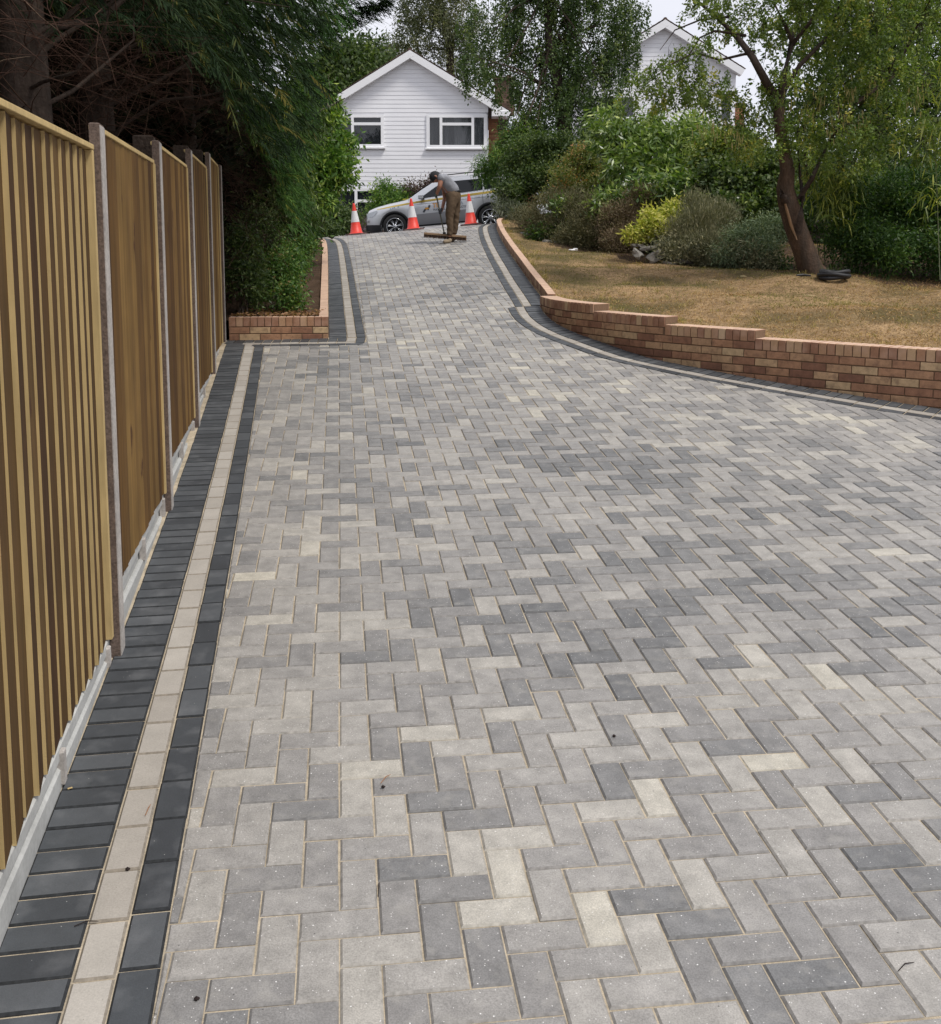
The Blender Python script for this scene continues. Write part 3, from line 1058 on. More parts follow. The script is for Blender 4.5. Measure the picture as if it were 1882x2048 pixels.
def leaves(P, D, L, W, tone, fold=.25):
    """kite shaped leaves at P growing along D"""
    n = len(P)
    L = (L * rng.uniform(.65, 1.25, (n, 1))); W = W * rng.uniform(.7, 1.2, (n, 1))
    a = unit(D)
    b = unit(np.cross(a, unit(rng.normal(size=(n, 3)) + np.array([0, 0, .9]))))
    c = np.cross(a, b)
    V = np.stack([P, P + a * L * .45 + b * W * .5 + c * W * fold, P + a * L, P + a * L * .45 - b * W * .5 + c * W * fold], 1).reshape(-1, 3)
    F = np.arange(4 * n).reshape(n, 4)
    return V, F, np.repeat(tone, 4)

def blades(P, D, L, W, tone, bend=.4):
    """long narrow leaves that bend down"""
    n = len(P)
    L = L * rng.uniform(.6, 1.2, (n, 1)); W = W * rng.uniform(.7, 1.2, (n, 1))
    a = unit(D)
    b = unit(np.cross(a, rng.normal(size=(n, 3)) * .5 + np.array([0, 0, 1])))
    dn = np.array([0, 0, -1.0])
    m = P + a * L * .5 + dn * L * bend * .12
    t = P + a * L * .95 + dn * L * bend * .5
    V = np.stack([P + b * W * .2, P - b * W * .2, m + b * W * .5, m - b * W * .5, t + b * W * .03, t - b * W * .03], 1).reshape(-1, 3)
    i = np.arange(n)[:, None] * 6
    F = np.concatenate([i + np.array([0, 1, 3, 2]), i + np.array([2, 3, 5, 4])], 0)
    return V, F, np.repeat(tone, 6)

def twigs(P, D, L, r, tone, seg=3, wob=.25, sag=0.0):
    """thin three sided twigs"""
    n = len(P)
    L = L * rng.uniform(.5, 1.3, (n, 1))
    pts = [P]; d = unit(D)
    for k in range(seg):
        d = unit(d + rng.normal(size=(n, 3)) * wob + np.array([0, 0, -sag]))
        pts.append(pts[-1] + d * L / seg)
    V, T = [], []
    for k, p in enumerate(pts):
        rr = r * (1 - k / (seg + .6))
        for q in range(3):
            an = 2 * pi * q / 3
            V.append(p + rr * np.array([cos(an), sin(an) * .7, sin(an) * .7]))
    V = np.stack(V, 1)
    m = (seg + 1) * 3
    base = np.arange(n)[:, None] * m
    F = []
    for k in range(seg):
        for q in range(3):
            q2 = (q + 1) % 3
            F.append(base + np.array([k * 3 + q, k * 3 + q2, k * 3 + 3 + q2, k * 3 + 3 + q]))
    return V.reshape(-1, 3), np.concatenate(F, 0), np.repeat(tone, m)

def merge(parts):
    V, F, T, n = [], [], [], 0
    for v, f, t in parts:
        V.append(v); F.append(f + n); T.append(t); n += len(v)
    return np.concatenate(V), np.concatenate(F), np.concatenate(T)

def build_np(name, parts, m, parent, **props):
    V, F, T = merge(parts)
    loc = chain(parent).translation if parent is not None else Vector((0, 0, 0))
    return obj(name, mesh_np(name, V, F, m, np.clip(T, 0, 1)), parent, **props)

def lobe(px, py, Y, r, ry=None, depth=None):
    c = at(px, py, Y)
    k = Y / FPX
    return (c.x, c.y, c.z, r * k, (depth if depth is not None else r * k * .9), (ry or r) * k)

def clumps(lobes, nc, shell=.62):
    """clump centres in the shells of ellipsoids; weight by size"""
    Lb = np.array(lobes)
    wts = (Lb[:, 3] * Lb[:, 5]) ** 1.0
    idx = rng.choice(len(Lb), nc, p=wts / wts.sum())
    d = unit(rng.normal(size=(nc, 3)))
    rr = rng.uniform(shell, 1.02, (nc, 1)) ** .7
    C = Lb[idx, :3] + d * rr * Lb[idx, 3:6]
    return C, d

def crown(lobes, nc, nl, cr, L, W, droop=.25, outw=.7, rnd=.8, shell=.55, flat=1.0, kind='leaf', bend=.4, tonevar=.25, tonebase=.5, line=0.0):
    C, d = clumps(lobes, nc, shell)
    ct = rng.normal(tonebase, tonevar, nc)
    i = np.repeat(np.arange(nc), nl)
    n = len(i)
    off = rng.normal(size=(n, 3)) * cr * np.array([1, 1, flat])
    if line > 0:      # leaves strung along hanging twigs
        off = rng.normal(size=(n, 3)) * cr * .35
        off[:, 2] -= rng.uniform(0, line, n)
    P = C[i] + off
    D = d[i] * outw + rng.normal(size=(n, 3)) * rnd + np.array([0, 0, -droop])
    t = ct[i] + rng.normal(0, .16, n)
    fn = leaves if kind == 'leaf' else blades
    if kind == 'leaf':
        return fn(P, D, L, W, t), C, ct
    return fn(P, D, L, W, t, bend), C, ct

def rough_lobes(Ls, k=5, f=.56):
    out_ = []
    for l in Ls:
        out_.append((l[0], l[1], l[2], l[3] * .82, l[4] * .82, l[5] * .82))
        for q in range(k):
            d = unit(rng.normal(size=(1, 3)))[0]
            d[2] = abs(d[2]) * .8 - .1
            g = f * rng.uniform(.7, 1.15)
            out_.append((l[0] + d[0] * l[3] * .62, l[1] + d[1] * l[4] * .62, l[2] + d[2] * l[5] * .62, l[3] * g, l[4] * g, l[5] * g))
    return out_

def plant(name, label, category, lobes, m, base=None, nc=300, nl=40, cr=.12, L=.06, W=.03, group=None, stem=None, stems=5, bark=None, twig_n=0, **k):
    Lb = np.array(lobes)
    if base is None:
        x, y = Lb[:, 0].mean(), Lb[:, 1].mean()
        base = (x, y, (Lb[:, 2] - Lb[:, 5]).min())
    root = empty(name, base, label, category, group)
    if k.pop('rough', True):
        lobes = rough_lobes(lobes)
    part, C, ct = crown(lobes, nc, nl, cr, L, W, **k)
    build_np('foliage', [part], m, root, kind='stuff')
    if stems:
        mb = MB()
        b = Vector(base)
        for q in range(stems):
            c = Vector(C[rng.integers(len(C))])
            mid = b.lerp(c, .5) + Vector((rng.normal() * .06, rng.normal() * .06, 0))
            rr = (stem or .018)
            mb.tube([b + Vector((rng.normal() * .05, rng.normal() * .05, -.05)), mid, c], [rr, rr * .7, rr * .3], n=5)
        mb.build('stem', bark or BARK, root)
    if twig_n:
        b = np.array(base)
        sel = C[rng.integers(len(C), size=twig_n)]
        back = b + np.array([0, 0, .35]) * (sel[:, 2:3] - b[2])
        st = sel + (back - sel) * .35
        build_np('twig', [twigs(st, sel - st, np.linalg.norm(sel - st, axis=1, keepdims=True), .006, np.full(twig_n, .4))], bark or BARK, root, kind='stuff')
    return root

G = leafmat
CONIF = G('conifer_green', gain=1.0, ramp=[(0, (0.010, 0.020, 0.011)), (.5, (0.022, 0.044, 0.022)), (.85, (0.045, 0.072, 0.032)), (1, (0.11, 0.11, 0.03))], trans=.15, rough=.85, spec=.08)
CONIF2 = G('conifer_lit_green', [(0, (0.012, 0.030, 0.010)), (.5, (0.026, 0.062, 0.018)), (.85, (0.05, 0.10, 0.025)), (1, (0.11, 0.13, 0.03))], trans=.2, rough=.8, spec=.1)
CONIFD = G('conifer_inner_shade', gain=1.0, ramp=[(0, (0.006, 0.010, 0.006)), (1, (0.018, 0.024, 0.012))], trans=.02, rough=.9, spec=.05)  # near-black leaves: the deep shade behind the sprays put into the colour
BAY = G('bright_leaf', [(0, (0.026, 0.062, 0.014)), (.5, (0.06, 0.125, 0.025)), (1, (0.17, 0.235, 0.05))])
BEDG = G('bed_leaf', gain=2.0, ramp=[(0, (0.015, 0.036, 0.010)), (.5, (0.034, 0.078, 0.018)), (.9, (0.08, 0.13, 0.032)), (1, (0.12, 0.10, 0.04))])
DKG = G('dark_leaf', [(0, (0.015, 0.030, 0.010)), (.6, (0.033, 0.058, 0.018)), (1, (0.075, 0.105, 0.032))])
BIRCH = G('birch_leaf', [(0, (0.020, 0.038, 0.016)), (.6, (0.040, 0.070, 0.024)), (1, (0.085, 0.115, 0.035))])
EUC = G('grey_leaf', [(0, (0.035, 0.05, 0.03)), (.6, (0.07, 0.085, 0.05)), (1, (0.11, 0.12, 0.07))])
LAUR = G('laurel_leaf', [(0, (0.030, 0.062, 0.018)), (.45, (0.068, 0.115, 0.030)), (.8, (0.15, 0.21, 0.06)), (1, (0.27, 0.33, 0.13))], rough=.33, spec=.6)
HEATH = G('heather', [(0, (0.036, 0.042, 0.022)), (.5, (0.068, 0.072, 0.04)), (1, (0.12, 0.115, 0.065))], trans=.1, rough=.8)
HEATHB = G('brown_heather', [(0, (0.045, 0.034, 0.024)), (.6, (0.085, 0.066, 0.044)), (1, (0.12, 0.115, 0.065))], trans=.1, rough=.8)
YEL = G('variegated_leaf', gain=1.0, ramp=[(0, (0.12, 0.19, 0.03)), (.4, (0.30, 0.36, 0.06)), (1, (0.58, 0.58, 0.18))])
ROSE = G('rosemary', [(0, (0.05, 0.06, 0.035)), (.6, (0.11, 0.12, 0.075)), (1, (0.22, 0.22, 0.15))], trans=.12, rough=.7)
JUNI = G('juniper', [(0, (0.045, 0.075, 0.045)), (.6, (0.095, 0.14, 0.085)), (1, (0.17, 0.21, 0.12))], trans=.12, rough=.7)
LABU = G('laburnum_leaf', [(0, (0.032, 0.058, 0.014)), (.5, (0.066, 0.108, 0.024)), (.93, (0.14, 0.18, 0.04)), (1, (0.20, 0.20, 0.045))])
BAMB = G('bamboo_leaf', [(0, (0.035, 0.058, 0.012)), (.5, (0.085, 0.12, 0.024)), (1, (0.22, 0.25, 0.06))])
BOX = G('fine_green', [(0, (0.010, 0.028, 0.008)), (.6, (0.026, 0.062, 0.014)), (1, (0.07, 0.12, 0.025))])
PURP = G('purple_leaf', [(0, (0.022, 0.014, 0.018)), (.6, (0.055, 0.038, 0.042)), (1, (0.10, 0.09, 0.07))])
LAV = G('lavender', [(0, (0.05, 0.06, 0.035)), (.5, (0.07, 0.06, 0.07)), (1, (0.16, 0.11, 0.22))])
OLIVE = G('olive_leaf', [(0, (0.035, 0.055, 0.018)), (.5, (0.08, 0.105, 0.03)), (.9, (0.14, 0.14, 0.045)), (1, (0.22, 0.12, 0.05))])
SILV = G('silver_leaf', [(0, (0.07, 0.09, 0.075)), (1, (0.16, 0.18, 0.15))])

# ---- tall conifers behind the fence: sprays over the fence, dead brown twigs under them
def env_low(px):      # lower limit of the green sprays in the photograph
    K = [(-200, -40), (60, 0), (120, 45), (200, 38), (300, 60), (380, 105), (440, 165), (500, 260), (545, 370), (580, 440), (700, 460)]
    return interp(K, px)
def env_right(py):
    K = [(-700, 700), (-100, 670), (30, 690), (60, 645), (110, 600), (160, 625), (230, 600), (330, 592), (420, 600), (480, 590)]
    return interp(K, py)
def spray_points(n, Ya, Yb, pxr, pyr, out_m=.0):
    P = []
    while len(P) < n:
        Y = rng.uniform(Ya, Yb)
        px = rng.uniform(*pxr); py = rng.uniform(*pyr)
        if py < env_low(px) + rng.normal(0, 12) and px < env_right(py) + rng.normal(0, 12):
            P.append(at(px, py, Y))
    return np.array([tuple(p) for p in P])
def fan(P, ax, n_side, L, W, tone):
    """conifer sprays: an axis with side shoots in one plane"""
    parts = []
    n = len(P)
    ax = unit(ax)
    side = unit(np.cross(ax, rng.normal(size=(n, 3)) * .5 + np.array([0, 0, 1.0])))
    S_ = rng.uniform(.55, 1.3, (n, 1))
    for k in range(n_side):
        f = (k + .5) / n_side
        sg = 1 if k % 2 else -1
        D = ax * rng.uniform(.75, 1.1) + side * sg * rng.uniform(.4, .9) + np.array([0, 0, -.25]) + rng.normal(size=(n, 3)) * .12
        parts.append(blades(P + ax * L * f * .9 * S_ + np.array([0, 0, -1.0]) * L * f * f * .3, D, L * (1.05 - f * .7) * .40, W, tone + rng.normal(0, .12, n), bend=.45))
    parts.append(blades(P, ax, L * 1.2, W * .8, tone, bend=.6))
    return merge(parts)
TREES = [('conifer_tree', 'nearest tall conifer behind the first fence panels, twisted bare brown limbs under drooping green sprays', (-2.15, 5.1), 4.6, 7.4, (-160, 420), (-330, 140), 800, .22),
         ('conifer_tree', 'tall dark conifer over the middle fence panels with dead brown twigs beneath', (-3.0, 8.4), 7.2, 10.6, (60, 640), (-330, 300), 1500, .26),
         ('conifer_tree', 'tall green conifer beyond the last fence post, feathery tip reaching over the drive', (-3.6, 13.2), 10.4, 15.0, (300, 700), (-260, 470), 3400, .27)]
for ti, (nm, lab, (tx_, ty_), Ya, Yb, pxr, pyr, ns, sl) in enumerate(TREES):
    root = empty(nm, (tx_, ty_, dz(-2, ty_) - .2), lab, 'tree', 'tall conifers along the fence')
    gz0 = dz(-2, ty_) - .2
    P = spray_points(ns, Ya, Yb, pxr, pyr)
    ax = np.stack([rng.uniform(.35, 1.1, ns), rng.uniform(-.75, .35, ns), rng.uniform(-.75, .1, ns)], 1)
    t = rng.normal(.42, .27, ns)
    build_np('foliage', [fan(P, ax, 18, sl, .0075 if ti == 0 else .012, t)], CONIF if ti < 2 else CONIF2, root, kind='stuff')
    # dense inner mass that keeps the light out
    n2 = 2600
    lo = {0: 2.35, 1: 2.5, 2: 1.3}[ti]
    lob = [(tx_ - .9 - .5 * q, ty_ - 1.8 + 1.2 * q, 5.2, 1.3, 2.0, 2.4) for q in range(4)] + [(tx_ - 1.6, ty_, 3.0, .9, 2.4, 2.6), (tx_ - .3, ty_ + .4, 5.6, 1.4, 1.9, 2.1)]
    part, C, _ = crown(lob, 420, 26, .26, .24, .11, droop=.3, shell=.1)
    build_np('inner_shade_foliage', [part], CONIFD, root, kind='stuff')
    mb = MB()
    tr = .13 if ti == 0 else .17
    mb.tube([(tx_, ty_, gz0 - .2), (tx_ + .02, ty_, gz0 + 1.2), (tx_ - .05, ty_ + .05, gz0 + 3), (tx_, ty_, gz0 + 6.5), (tx_, ty_, gz0 + 8.5)], [tr * 1.25, tr, tr * .85, tr * .5, .03], n=9)
    mb.build('trunk', BARK, root, smooth=True)
    mb = MB()
    for q in range(26):
        z = gz0 + rng.uniform(.9, 5.0)
        an = rng.uniform(-1.3, 1.5)
        Lq = rng.uniform(.8, 2.0)
        p = Vector((tx_, ty_, z))
        d = Vector((cos(an), -sin(an) * 1.1, rng.uniform(.05, .9))).normalized()
        pts = [p]
        if ti == 2:
            Lq *= .6
        if z < 2.3:
            d.x = min(d.x, .15)
            Lq = min(Lq, .8)
        for s_ in range(4):
            d = (d + Vector(rng.normal(size=3) * .28) + Vector((0, 0, .06))).normalized()
            pts.append(pts[-1] + d * Lq / 4)
        fl_ = -1.405 - .1762 * (pts[-1].y - 3.977)
        if any(q_.z < 2.45 and q_.x > -1.405 - .1762 * (q_.y - 3.977) - .12 and q_.y < 11.3 for q_ in pts):
            continue
        r0 = rng.uniform(.012, .034) * (.6 if ti == 0 else 1)
        mb.tube(pts, [r0, r0 * .8, r0 * .62, r0 * .42, r0 * .15], n=5)
    mb.build('limb', BARK, root, smooth=True)
    n3 = 2400
    P3 = np.array([(tx_, ty_, 0)]) + np.stack([rng.uniform(-.5, 1.0, n3), rng.uniform(-1.7, 1.9, n3), gz0 + rng.uniform(1.3, 3.0, n3) ** 1.0], 1)
    if ti == 2:
        P3[:, 2] = gz0 + rng.uniform(.3, 3.6, n3); P3[:, 0] += .55; P3[:, 1] -= .5
    D3 = np.stack([rng.uniform(.2, 1.2, n3), rng.normal(-.3, .7, n3), rng.normal(.05, .35, n3)], 1)
    # keep them behind the fence, or above it, and inside the bed
    tip = P3 + unit(D3) * .8
    fxx = lambda Y: -1.405 - .1762 * (Y - 3.977)
    beh = lambda Q: (Q[:, 0] < fxx(Q[:, 1]) - .30) | (Q[:, 2] > 2.62 + .065 * (Q[:, 1] - 4)) | (Q[:, 1] > 11.3)
    okk = beh(P3) & beh(tip) & (tip[:, 0] < fxx(tip[:, 1]) + .35 + .5 * (tip[:, 1] > 11.4)) & ~((P3[:, 1] > 11.2) & (tip[:, 1] < 11.3) & (tip[:, 2] < 2.6))
    P3, D3 = P3[okk], D3[okk]; n3 = len(P3)
    build_np('dead_twig', [twigs(P3, D3, .62, .0042, rng.beta(1.2, 3.2, n3), seg=4, wob=.22, sag=.07)], TWIG, root, kind='stuff')
# feathery branch that reaches out over the drive at the top
root = [o for o in bpy.data.objects if o.name.startswith('conifer_tree')][2]
ns = 300
f = rng.uniform(0, 1, ns)
Pb = np.array([tuple(at(600 + 165 * q, 62 - 58 * q + rng.normal() * (22 * (1 - q) + 5), 12.2)) for q in f])
build_np('reaching_branch', [fan(Pb, np.stack([np.full(ns, 1.0), rng.normal(0, .3, ns), rng.normal(.12, .22, ns)], 1), 12, .22, .012, rng.normal(.35, .15, ns))], CONIF, root, kind='stuff')

# ---- hedge behind the conifers and bed, added to keep sky light out
plant('hedge', 'dense dark evergreen hedge behind the conifers and the planted bed, added to block the sky', 'hedge',
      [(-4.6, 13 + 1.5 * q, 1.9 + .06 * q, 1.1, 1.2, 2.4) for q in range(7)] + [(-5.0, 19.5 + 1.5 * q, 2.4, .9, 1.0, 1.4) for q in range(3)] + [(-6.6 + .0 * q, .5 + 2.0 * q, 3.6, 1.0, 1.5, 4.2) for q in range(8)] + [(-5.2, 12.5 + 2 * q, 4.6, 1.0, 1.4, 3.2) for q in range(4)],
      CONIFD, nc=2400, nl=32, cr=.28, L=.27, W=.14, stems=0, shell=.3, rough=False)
# ---- bright shrub beside the house
plant('leafy_shrub', 'tall bright green shrub with pale bare branches between the conifers and the white house', 'shrub',
      [lobe(632, 262, 17.5, 56), lobe(662, 300, 17.5, 38), lobe(650, 342, 17.2, 44), lobe(610, 330, 17, 58), lobe(626, 398, 17.2, 42), lobe(596, 400, 16.8, 45),
       lobe(636, 205, 17.6, 30), lobe(606, 225, 17.6, 38), lobe(668, 232, 17.8, 20), lobe(606, 450, 17.2, 34)],
      BAY, base=tuple(at(625, 478, 17.6)), nc=620, nl=34, cr=.10, L=.115, W=.042, stems=9, stem=.03, droop=.35, shell=.6, tonebase=.48)
# bare branches
sh = bpy.data.objects[[o.name for o in bpy.data.objects if o.name.startswith('leafy_shrub')][0]]
mb = MB()
def pxl(*pts):
    return [at(*p) for p in pts]
mb.tube(pxl((606, 300, 17), (612, 270, 16.8), (620, 240, 16.7), (640, 222, 16.6), (668, 208, 16.6), (690, 196, 16.6)), [.03, .025, .022, .018, .013, .006], n=6)
mb.tube(pxl((620, 240, 16.7), (626, 262, 16.6), (618, 282, 16.6)), [.014, .01, .005], n=5)
mb.tube(pxl((655, 214, 16.6), (660, 180, 16.6), (656, 150, 16.6)), [.012, .008, .004], n=5)
mb.build('bare_branch', mat('pale_bark', (0.22, 0.19, 0.15), rough=.9, noises=((20, .3, 3, (1, 1, 1)),)), sh, smooth=True)
plant('leafy_shrub', 'darker green feathery shrub between the conifers and the bright shrub, above the bed', 'shrub',
      [lobe(560, 300, 15.5, 50), lobe(565, 380, 15.5, 48), lobe(540, 250, 15, 45), lobe(590, 440, 16, 38), lobe(545, 430, 15, 40), lobe(600, 250, 16.3, 38)],
      DKG, base=tuple(at(560, 520, 15.6)), nc=520, nl=40, cr=.13, L=.10, W=.022, stems=5, droop=.4, shell=.5, kind='blade')
# ---- planted bed
plant('leafy_shrub', 'low leafy green shrub spilling toward the side wall of the raised bed', 'shrub',
      [lobe(560, 560, 12.9, 50), lobe(590, 525, 13.8, 36), lobe(545, 515, 14.2, 52), lobe(605, 500, 15.5, 24), lobe(575, 600, 12.2, 30), lobe(590, 490, 16.5, 32)],
      BEDG, base=tuple(at(555, 618, 12.4)), nc=560, nl=34, cr=.07, L=.055, W=.024, stems=8, stem=.01, shell=.45, tonebase=.55)
plant('leafy_shrub', 'shaded straggly shrub behind the last fence post in the corner of the raised bed', 'shrub',
      [lobe(485, 560, 12.2, 42), lobe(475, 500, 12.6, 42), lobe(515, 470, 14, 45), lobe(500, 590, 12, 25)],
      DKG, base=tuple(at(485, 622, 11.9)), nc=330, nl=34, cr=.08, L=.06, W=.02, stems=8, stem=.01, shell=.4, twig_n=160)
n3 = 500
P3 = np.stack([rng.uniform(-2.7, -1.75, n3), rng.uniform(11.35, 12.6, n3), np.full(n3, .96)], 1)
build_np('leaf_litter', [leaves(P3 + np.array([0, 0, .02]), rng.normal(size=(n3, 3)) * np.array([1, 1, .25]), .05, .025, rng.uniform(0, 1, n3))],
         G('leaf_litter', [(0, (.06, .03, .02)), (1, (.24, .15, .08))]), None, kind='stuff')

# ---- in front of the first house
plant('garden_bush', 'green bush under the upstairs wall, behind the bonnet of the car', 'bush',
      [lobe(778, 410, 35.6, 38), lobe(760, 432, 35.6, 24), lobe(795, 428, 35.4, 38), lobe(764, 385, 35.8, 14), lobe(765, 375, 35.8, 12)],
      BAY, base=tuple(at(770, 470, 35.6)), nc=330, nl=30, cr=.16, L=.14, W=.04, stems=4, tonebase=.35)
plant('garden_bush', 'dark purple leaved bush against the white wall above the car windscreen', 'bush',
      [lobe(840, 390, 35.8, 34), lobe(862, 378, 35.8, 22), lobe(815, 398, 35.8, 24), lobe(885, 400, 35.8, 20)],
      PURP, base=tuple(at(840, 455, 35.8)), nc=160, nl=24, cr=.15, L=.11, W=.05, stems=5, shell=.4, twig_n=100)
plant('garden_bush', 'dark green bush behind the leftmost traffic cone', 'bush',
      [lobe(672, 448, 30, 34), lobe(640, 440, 29, 36), lobe(700, 440, 33, 22), lobe(655, 462, 28, 26), lobe(610, 440, 27, 34)],
      DKG, base=tuple(at(670, 486, 30)), nc=330, nl=32, cr=.14, L=.10, W=.05, stems=3, tonebase=.5)
plant('lavender_clump', 'purple lavender clump between the left cone and the front of the car', 'lavender',
      [lobe(738, 458, 35, 26, 16), lobe(722, 462, 34.6, 14, 12)], LAV, base=tuple(at(738, 480, 35)), nc=130, nl=26, cr=.12, L=.16, W=.02, stems=0, droop=-.8, kind='blade')

# ---- trees behind the houses
def tree(name, label, lobes, m, base, trunk, nc, nl, cr, L, W, limbs=12, group=None, **k):
    root = empty(name, base, label, 'tree', group)
    part, C, ct = crown(lobes, nc, nl, cr, L, W, **k)
    build_np('crown', [part], m, root, kind='stuff')
    mb = MB()
    tp, tr = trunk
    mb.tube(tp, tr, n=9)
    mb.build('trunk', BARK, root, smooth=True)
    mb = MB()
    Lb = np.array(lobes)
    T_ = [Vector(p) for p in tp]
    for q in range(limbs):
        l = Lb[q % len(Lb)]
        c = Vector(l[:3]) + Vector(rng.normal(size=3)) * l[3] * .35
        s_ = T_[1 + int(rng.integers(len(T_) - 1))]
        mid = s_.lerp(c, .5) + Vector((rng.normal() * .15, rng.normal() * .15, .12))
        r0 = tr[0] * rng.uniform(.10, .20)
        mb.tube([s_, mid, c], [r0, r0 * .6, r0 * .15], n=5)
    mb.build('limb', BARK, root, smooth=True)
    nT = nc // 3
    sel = C[rng.integers(len(C), size=nT)]
    cen = Lb[np.argmin(np.linalg.norm(sel[:, None] - Lb[None, :, :3], axis=2), axis=1), :3]
    st = sel + (cen - sel) * .55
    build_np('twig', [twigs(st, sel - st, np.linalg.norm(sel - st, axis=1, keepdims=True) * 1.1, L * .12, np.full(nT, .4))], BARK, root, kind='stuff')
    return root
tree('broadleaf_tree', 'dark green tree behind the left slope of the first house roof', [lobe(700, 160, 47, 62), lobe(655, 150, 47, 42), lobe(755, 150, 48, 34), lobe(690, 215, 46, 62), lobe(625, 220, 46, 60), lobe(740, 118, 49, 22), lobe(700, 112, 49, 26)],
     DKG, tuple(at(690, 470, 47)), (pxl((690, 475, 47), (690, 300, 47), (695, 170, 47)), [.3, .22, .1]), 700, 34, .38, .24, .13, shell=.5)
tree('broadleaf_tree', 'airy grey green tree rising behind the ridge of the first house', [lobe(870, 50, 50, 62), lobe(910, 20, 50, 55), lobe(840, 5, 51, 45), lobe(905, 105, 50, 42), lobe(800, 105, 51, 30), lobe(815, 50, 51, 30), lobe(950, 60, 50, 45), lobe(870, -50, 50, 70), lobe(940, 130, 50, 34)],
     EUC, tuple(at(900, 470, 50)), (pxl((900, 475, 50), (903, 250, 50), (900, 100, 50), (880, 10, 50)), [.34, .26, .18, .06]), 620, 30, .34, .19, .055, limbs=18, shell=.35, line=.7)
tree('broadleaf_tree', 'small tree seen through the gap between the conifers and the gable, beyond the roof', [lobe(790, 115, 56, 36), lobe(765, 125, 56, 26)],
     EUC, tuple(at(785, 470, 56)), (pxl((785, 475, 56), (788, 180, 56), (790, 110, 56)), [.2, .14, .05]), 130, 28, .36, .2, .06, limbs=6, shell=.4)
tree('birch_tree', 'large weeping birch with hanging branches between the two white houses', [lobe(985, 55, 28, 70), lobe(1080, 30, 28.5, 95), lobe(1185, 45, 28.5, 95), lobe(1090, 140, 28, 82), lobe(1190, 150, 28, 72), lobe(1004, 150, 27.5, 42, 36),
      lobe(950, 135, 27, 28, 32), lobe(1046, 240, 27, 22, 30), lobe(1130, 235, 27.6, 84), lobe(1055, 245, 27.3, 60), lobe(1255, 30, 29, 45), lobe(1200, 235, 27.8, 50, 60), lobe(1120, -80, 28.5, 120), lobe(1042, 285, 26.8, 40), lobe(1235, 105, 28.6, 45), lobe(932, 120, 27, 16, 20)],
     BIRCH, tuple(at(1140, 420, 28)), (pxl((1140, 425, 28), (1135, 300, 28), (1120, 190, 28), (1100, 90, 28), (1090, -20, 28)), [.26, .22, .18, .12, .05]), 1900, 34, .15, .078, .05, limbs=30, shell=.45, line=.55, droop=.7, outw=.3, tonebase=.45)
tree('broadleaf_tree', 'tall dark tree mass beyond the laburnum at the right side of the garden', [lobe(1640, 60, 22, 110), lobe(1760, 30, 22, 120), lobe(1870, 80, 22, 110), lobe(1700, 190, 21, 100), lobe(1820, 220, 21, 110), lobe(1590, 210, 21.5, 60), lobe(1610, 300, 21, 60), lobe(1700, 320, 20.5, 80), lobe(1820, 340, 20, 90), lobe(1920, 200, 21, 100)],
     DKG, tuple(at(1760, 470, 22)), (pxl((1760, 500, 22), (1755, 250, 22), (1765, 60, 22)), [.3, .24, .1]), 680, 34, .22, .12, .07, shell=.3, limbs=14, tonebase=.5)

# ---- right hand bank
LZ = lambda x, y: lawnz(x, y)
def on_lawn(px, py, Y):
    p = at(px, py, Y)
    return (p.x, p.y, min(p.z, lawnz(p.x, p.y) + .0))
plant('hedge', 'dense dark green hedge at the back of the shrub bank below the second house', 'hedge',
      [lobe(1190 + 75 * q, 330 - 4 * q, 24, 62, 62, 1.0) for q in range(5)] + [lobe(1200 + 90 * q, 420, 22, 62, 62, 1.0) for q in range(5)] + [lobe(1570 + 80 * q, 400, 19.5, 70, 100, 1.0) for q in range(5)],
      DKG, base=tuple(at(1400, 480, 22)), nc=1100, nl=32, cr=.2, L=.12, W=.07, stems=0, shell=.15)
plant('feathery_bush', 'green feathery bush at the head of the drive, just above the roof of the car', 'bush',
      [lobe(985, 335, 27.5, 30), lobe(1010, 310, 27, 34), lobe(965, 352, 27.5, 16), lobe(1040, 290, 27, 36)], BAY, base=tuple(at(1005, 440, 27.5)),
      nc=260, nl=34, cr=.13, L=.15, W=.02, stems=5, kind='blade', tonebase=.3)
plant('round_shrub', 'large rounded dark green shrub at the drive top, hiding the rear of the car', 'shrub',
      [lobe(1060, 325, 24.5, 62), lobe(1040, 385, 24, 44), lobe(1095, 370, 24, 52), lobe(1024, 345, 24.5, 22), lobe(1110, 300, 24.5, 50)], DKG, base=tuple(at(1060, 455, 24.3)),
      nc=620, nl=34, cr=.10, L=.075, W=.045, stems=6, tonebase=.55)
plant('silver_shrub', 'small wispy grey green plant by the rear wheel of the car', 'shrub',
      [lobe(1012, 415, 23.6, 17, 24), lobe(1030, 430, 23.4, 15, 18)], SILV, base=tuple(at(1020, 455, 23.6)), nc=60, nl=26, cr=.08, L=.16, W=.012, stems=0, droop=-.3, kind='blade', tonebase=.3)
plant('olive_shrub', 'olive and russet tinged shrub between the dark round shrub and the laurel', 'shrub',
      [lobe(1160, 345, 22, 48), lobe(1140, 375, 21.5, 40), lobe(1190, 380, 21.5, 38), lobe(1110, 395, 22, 30), lobe(1170, 320, 22, 34)], OLIVE, base=tuple(at(1155, 430, 21.8)),
      nc=420, nl=30, cr=.08, L=.06, W=.028, stems=5)
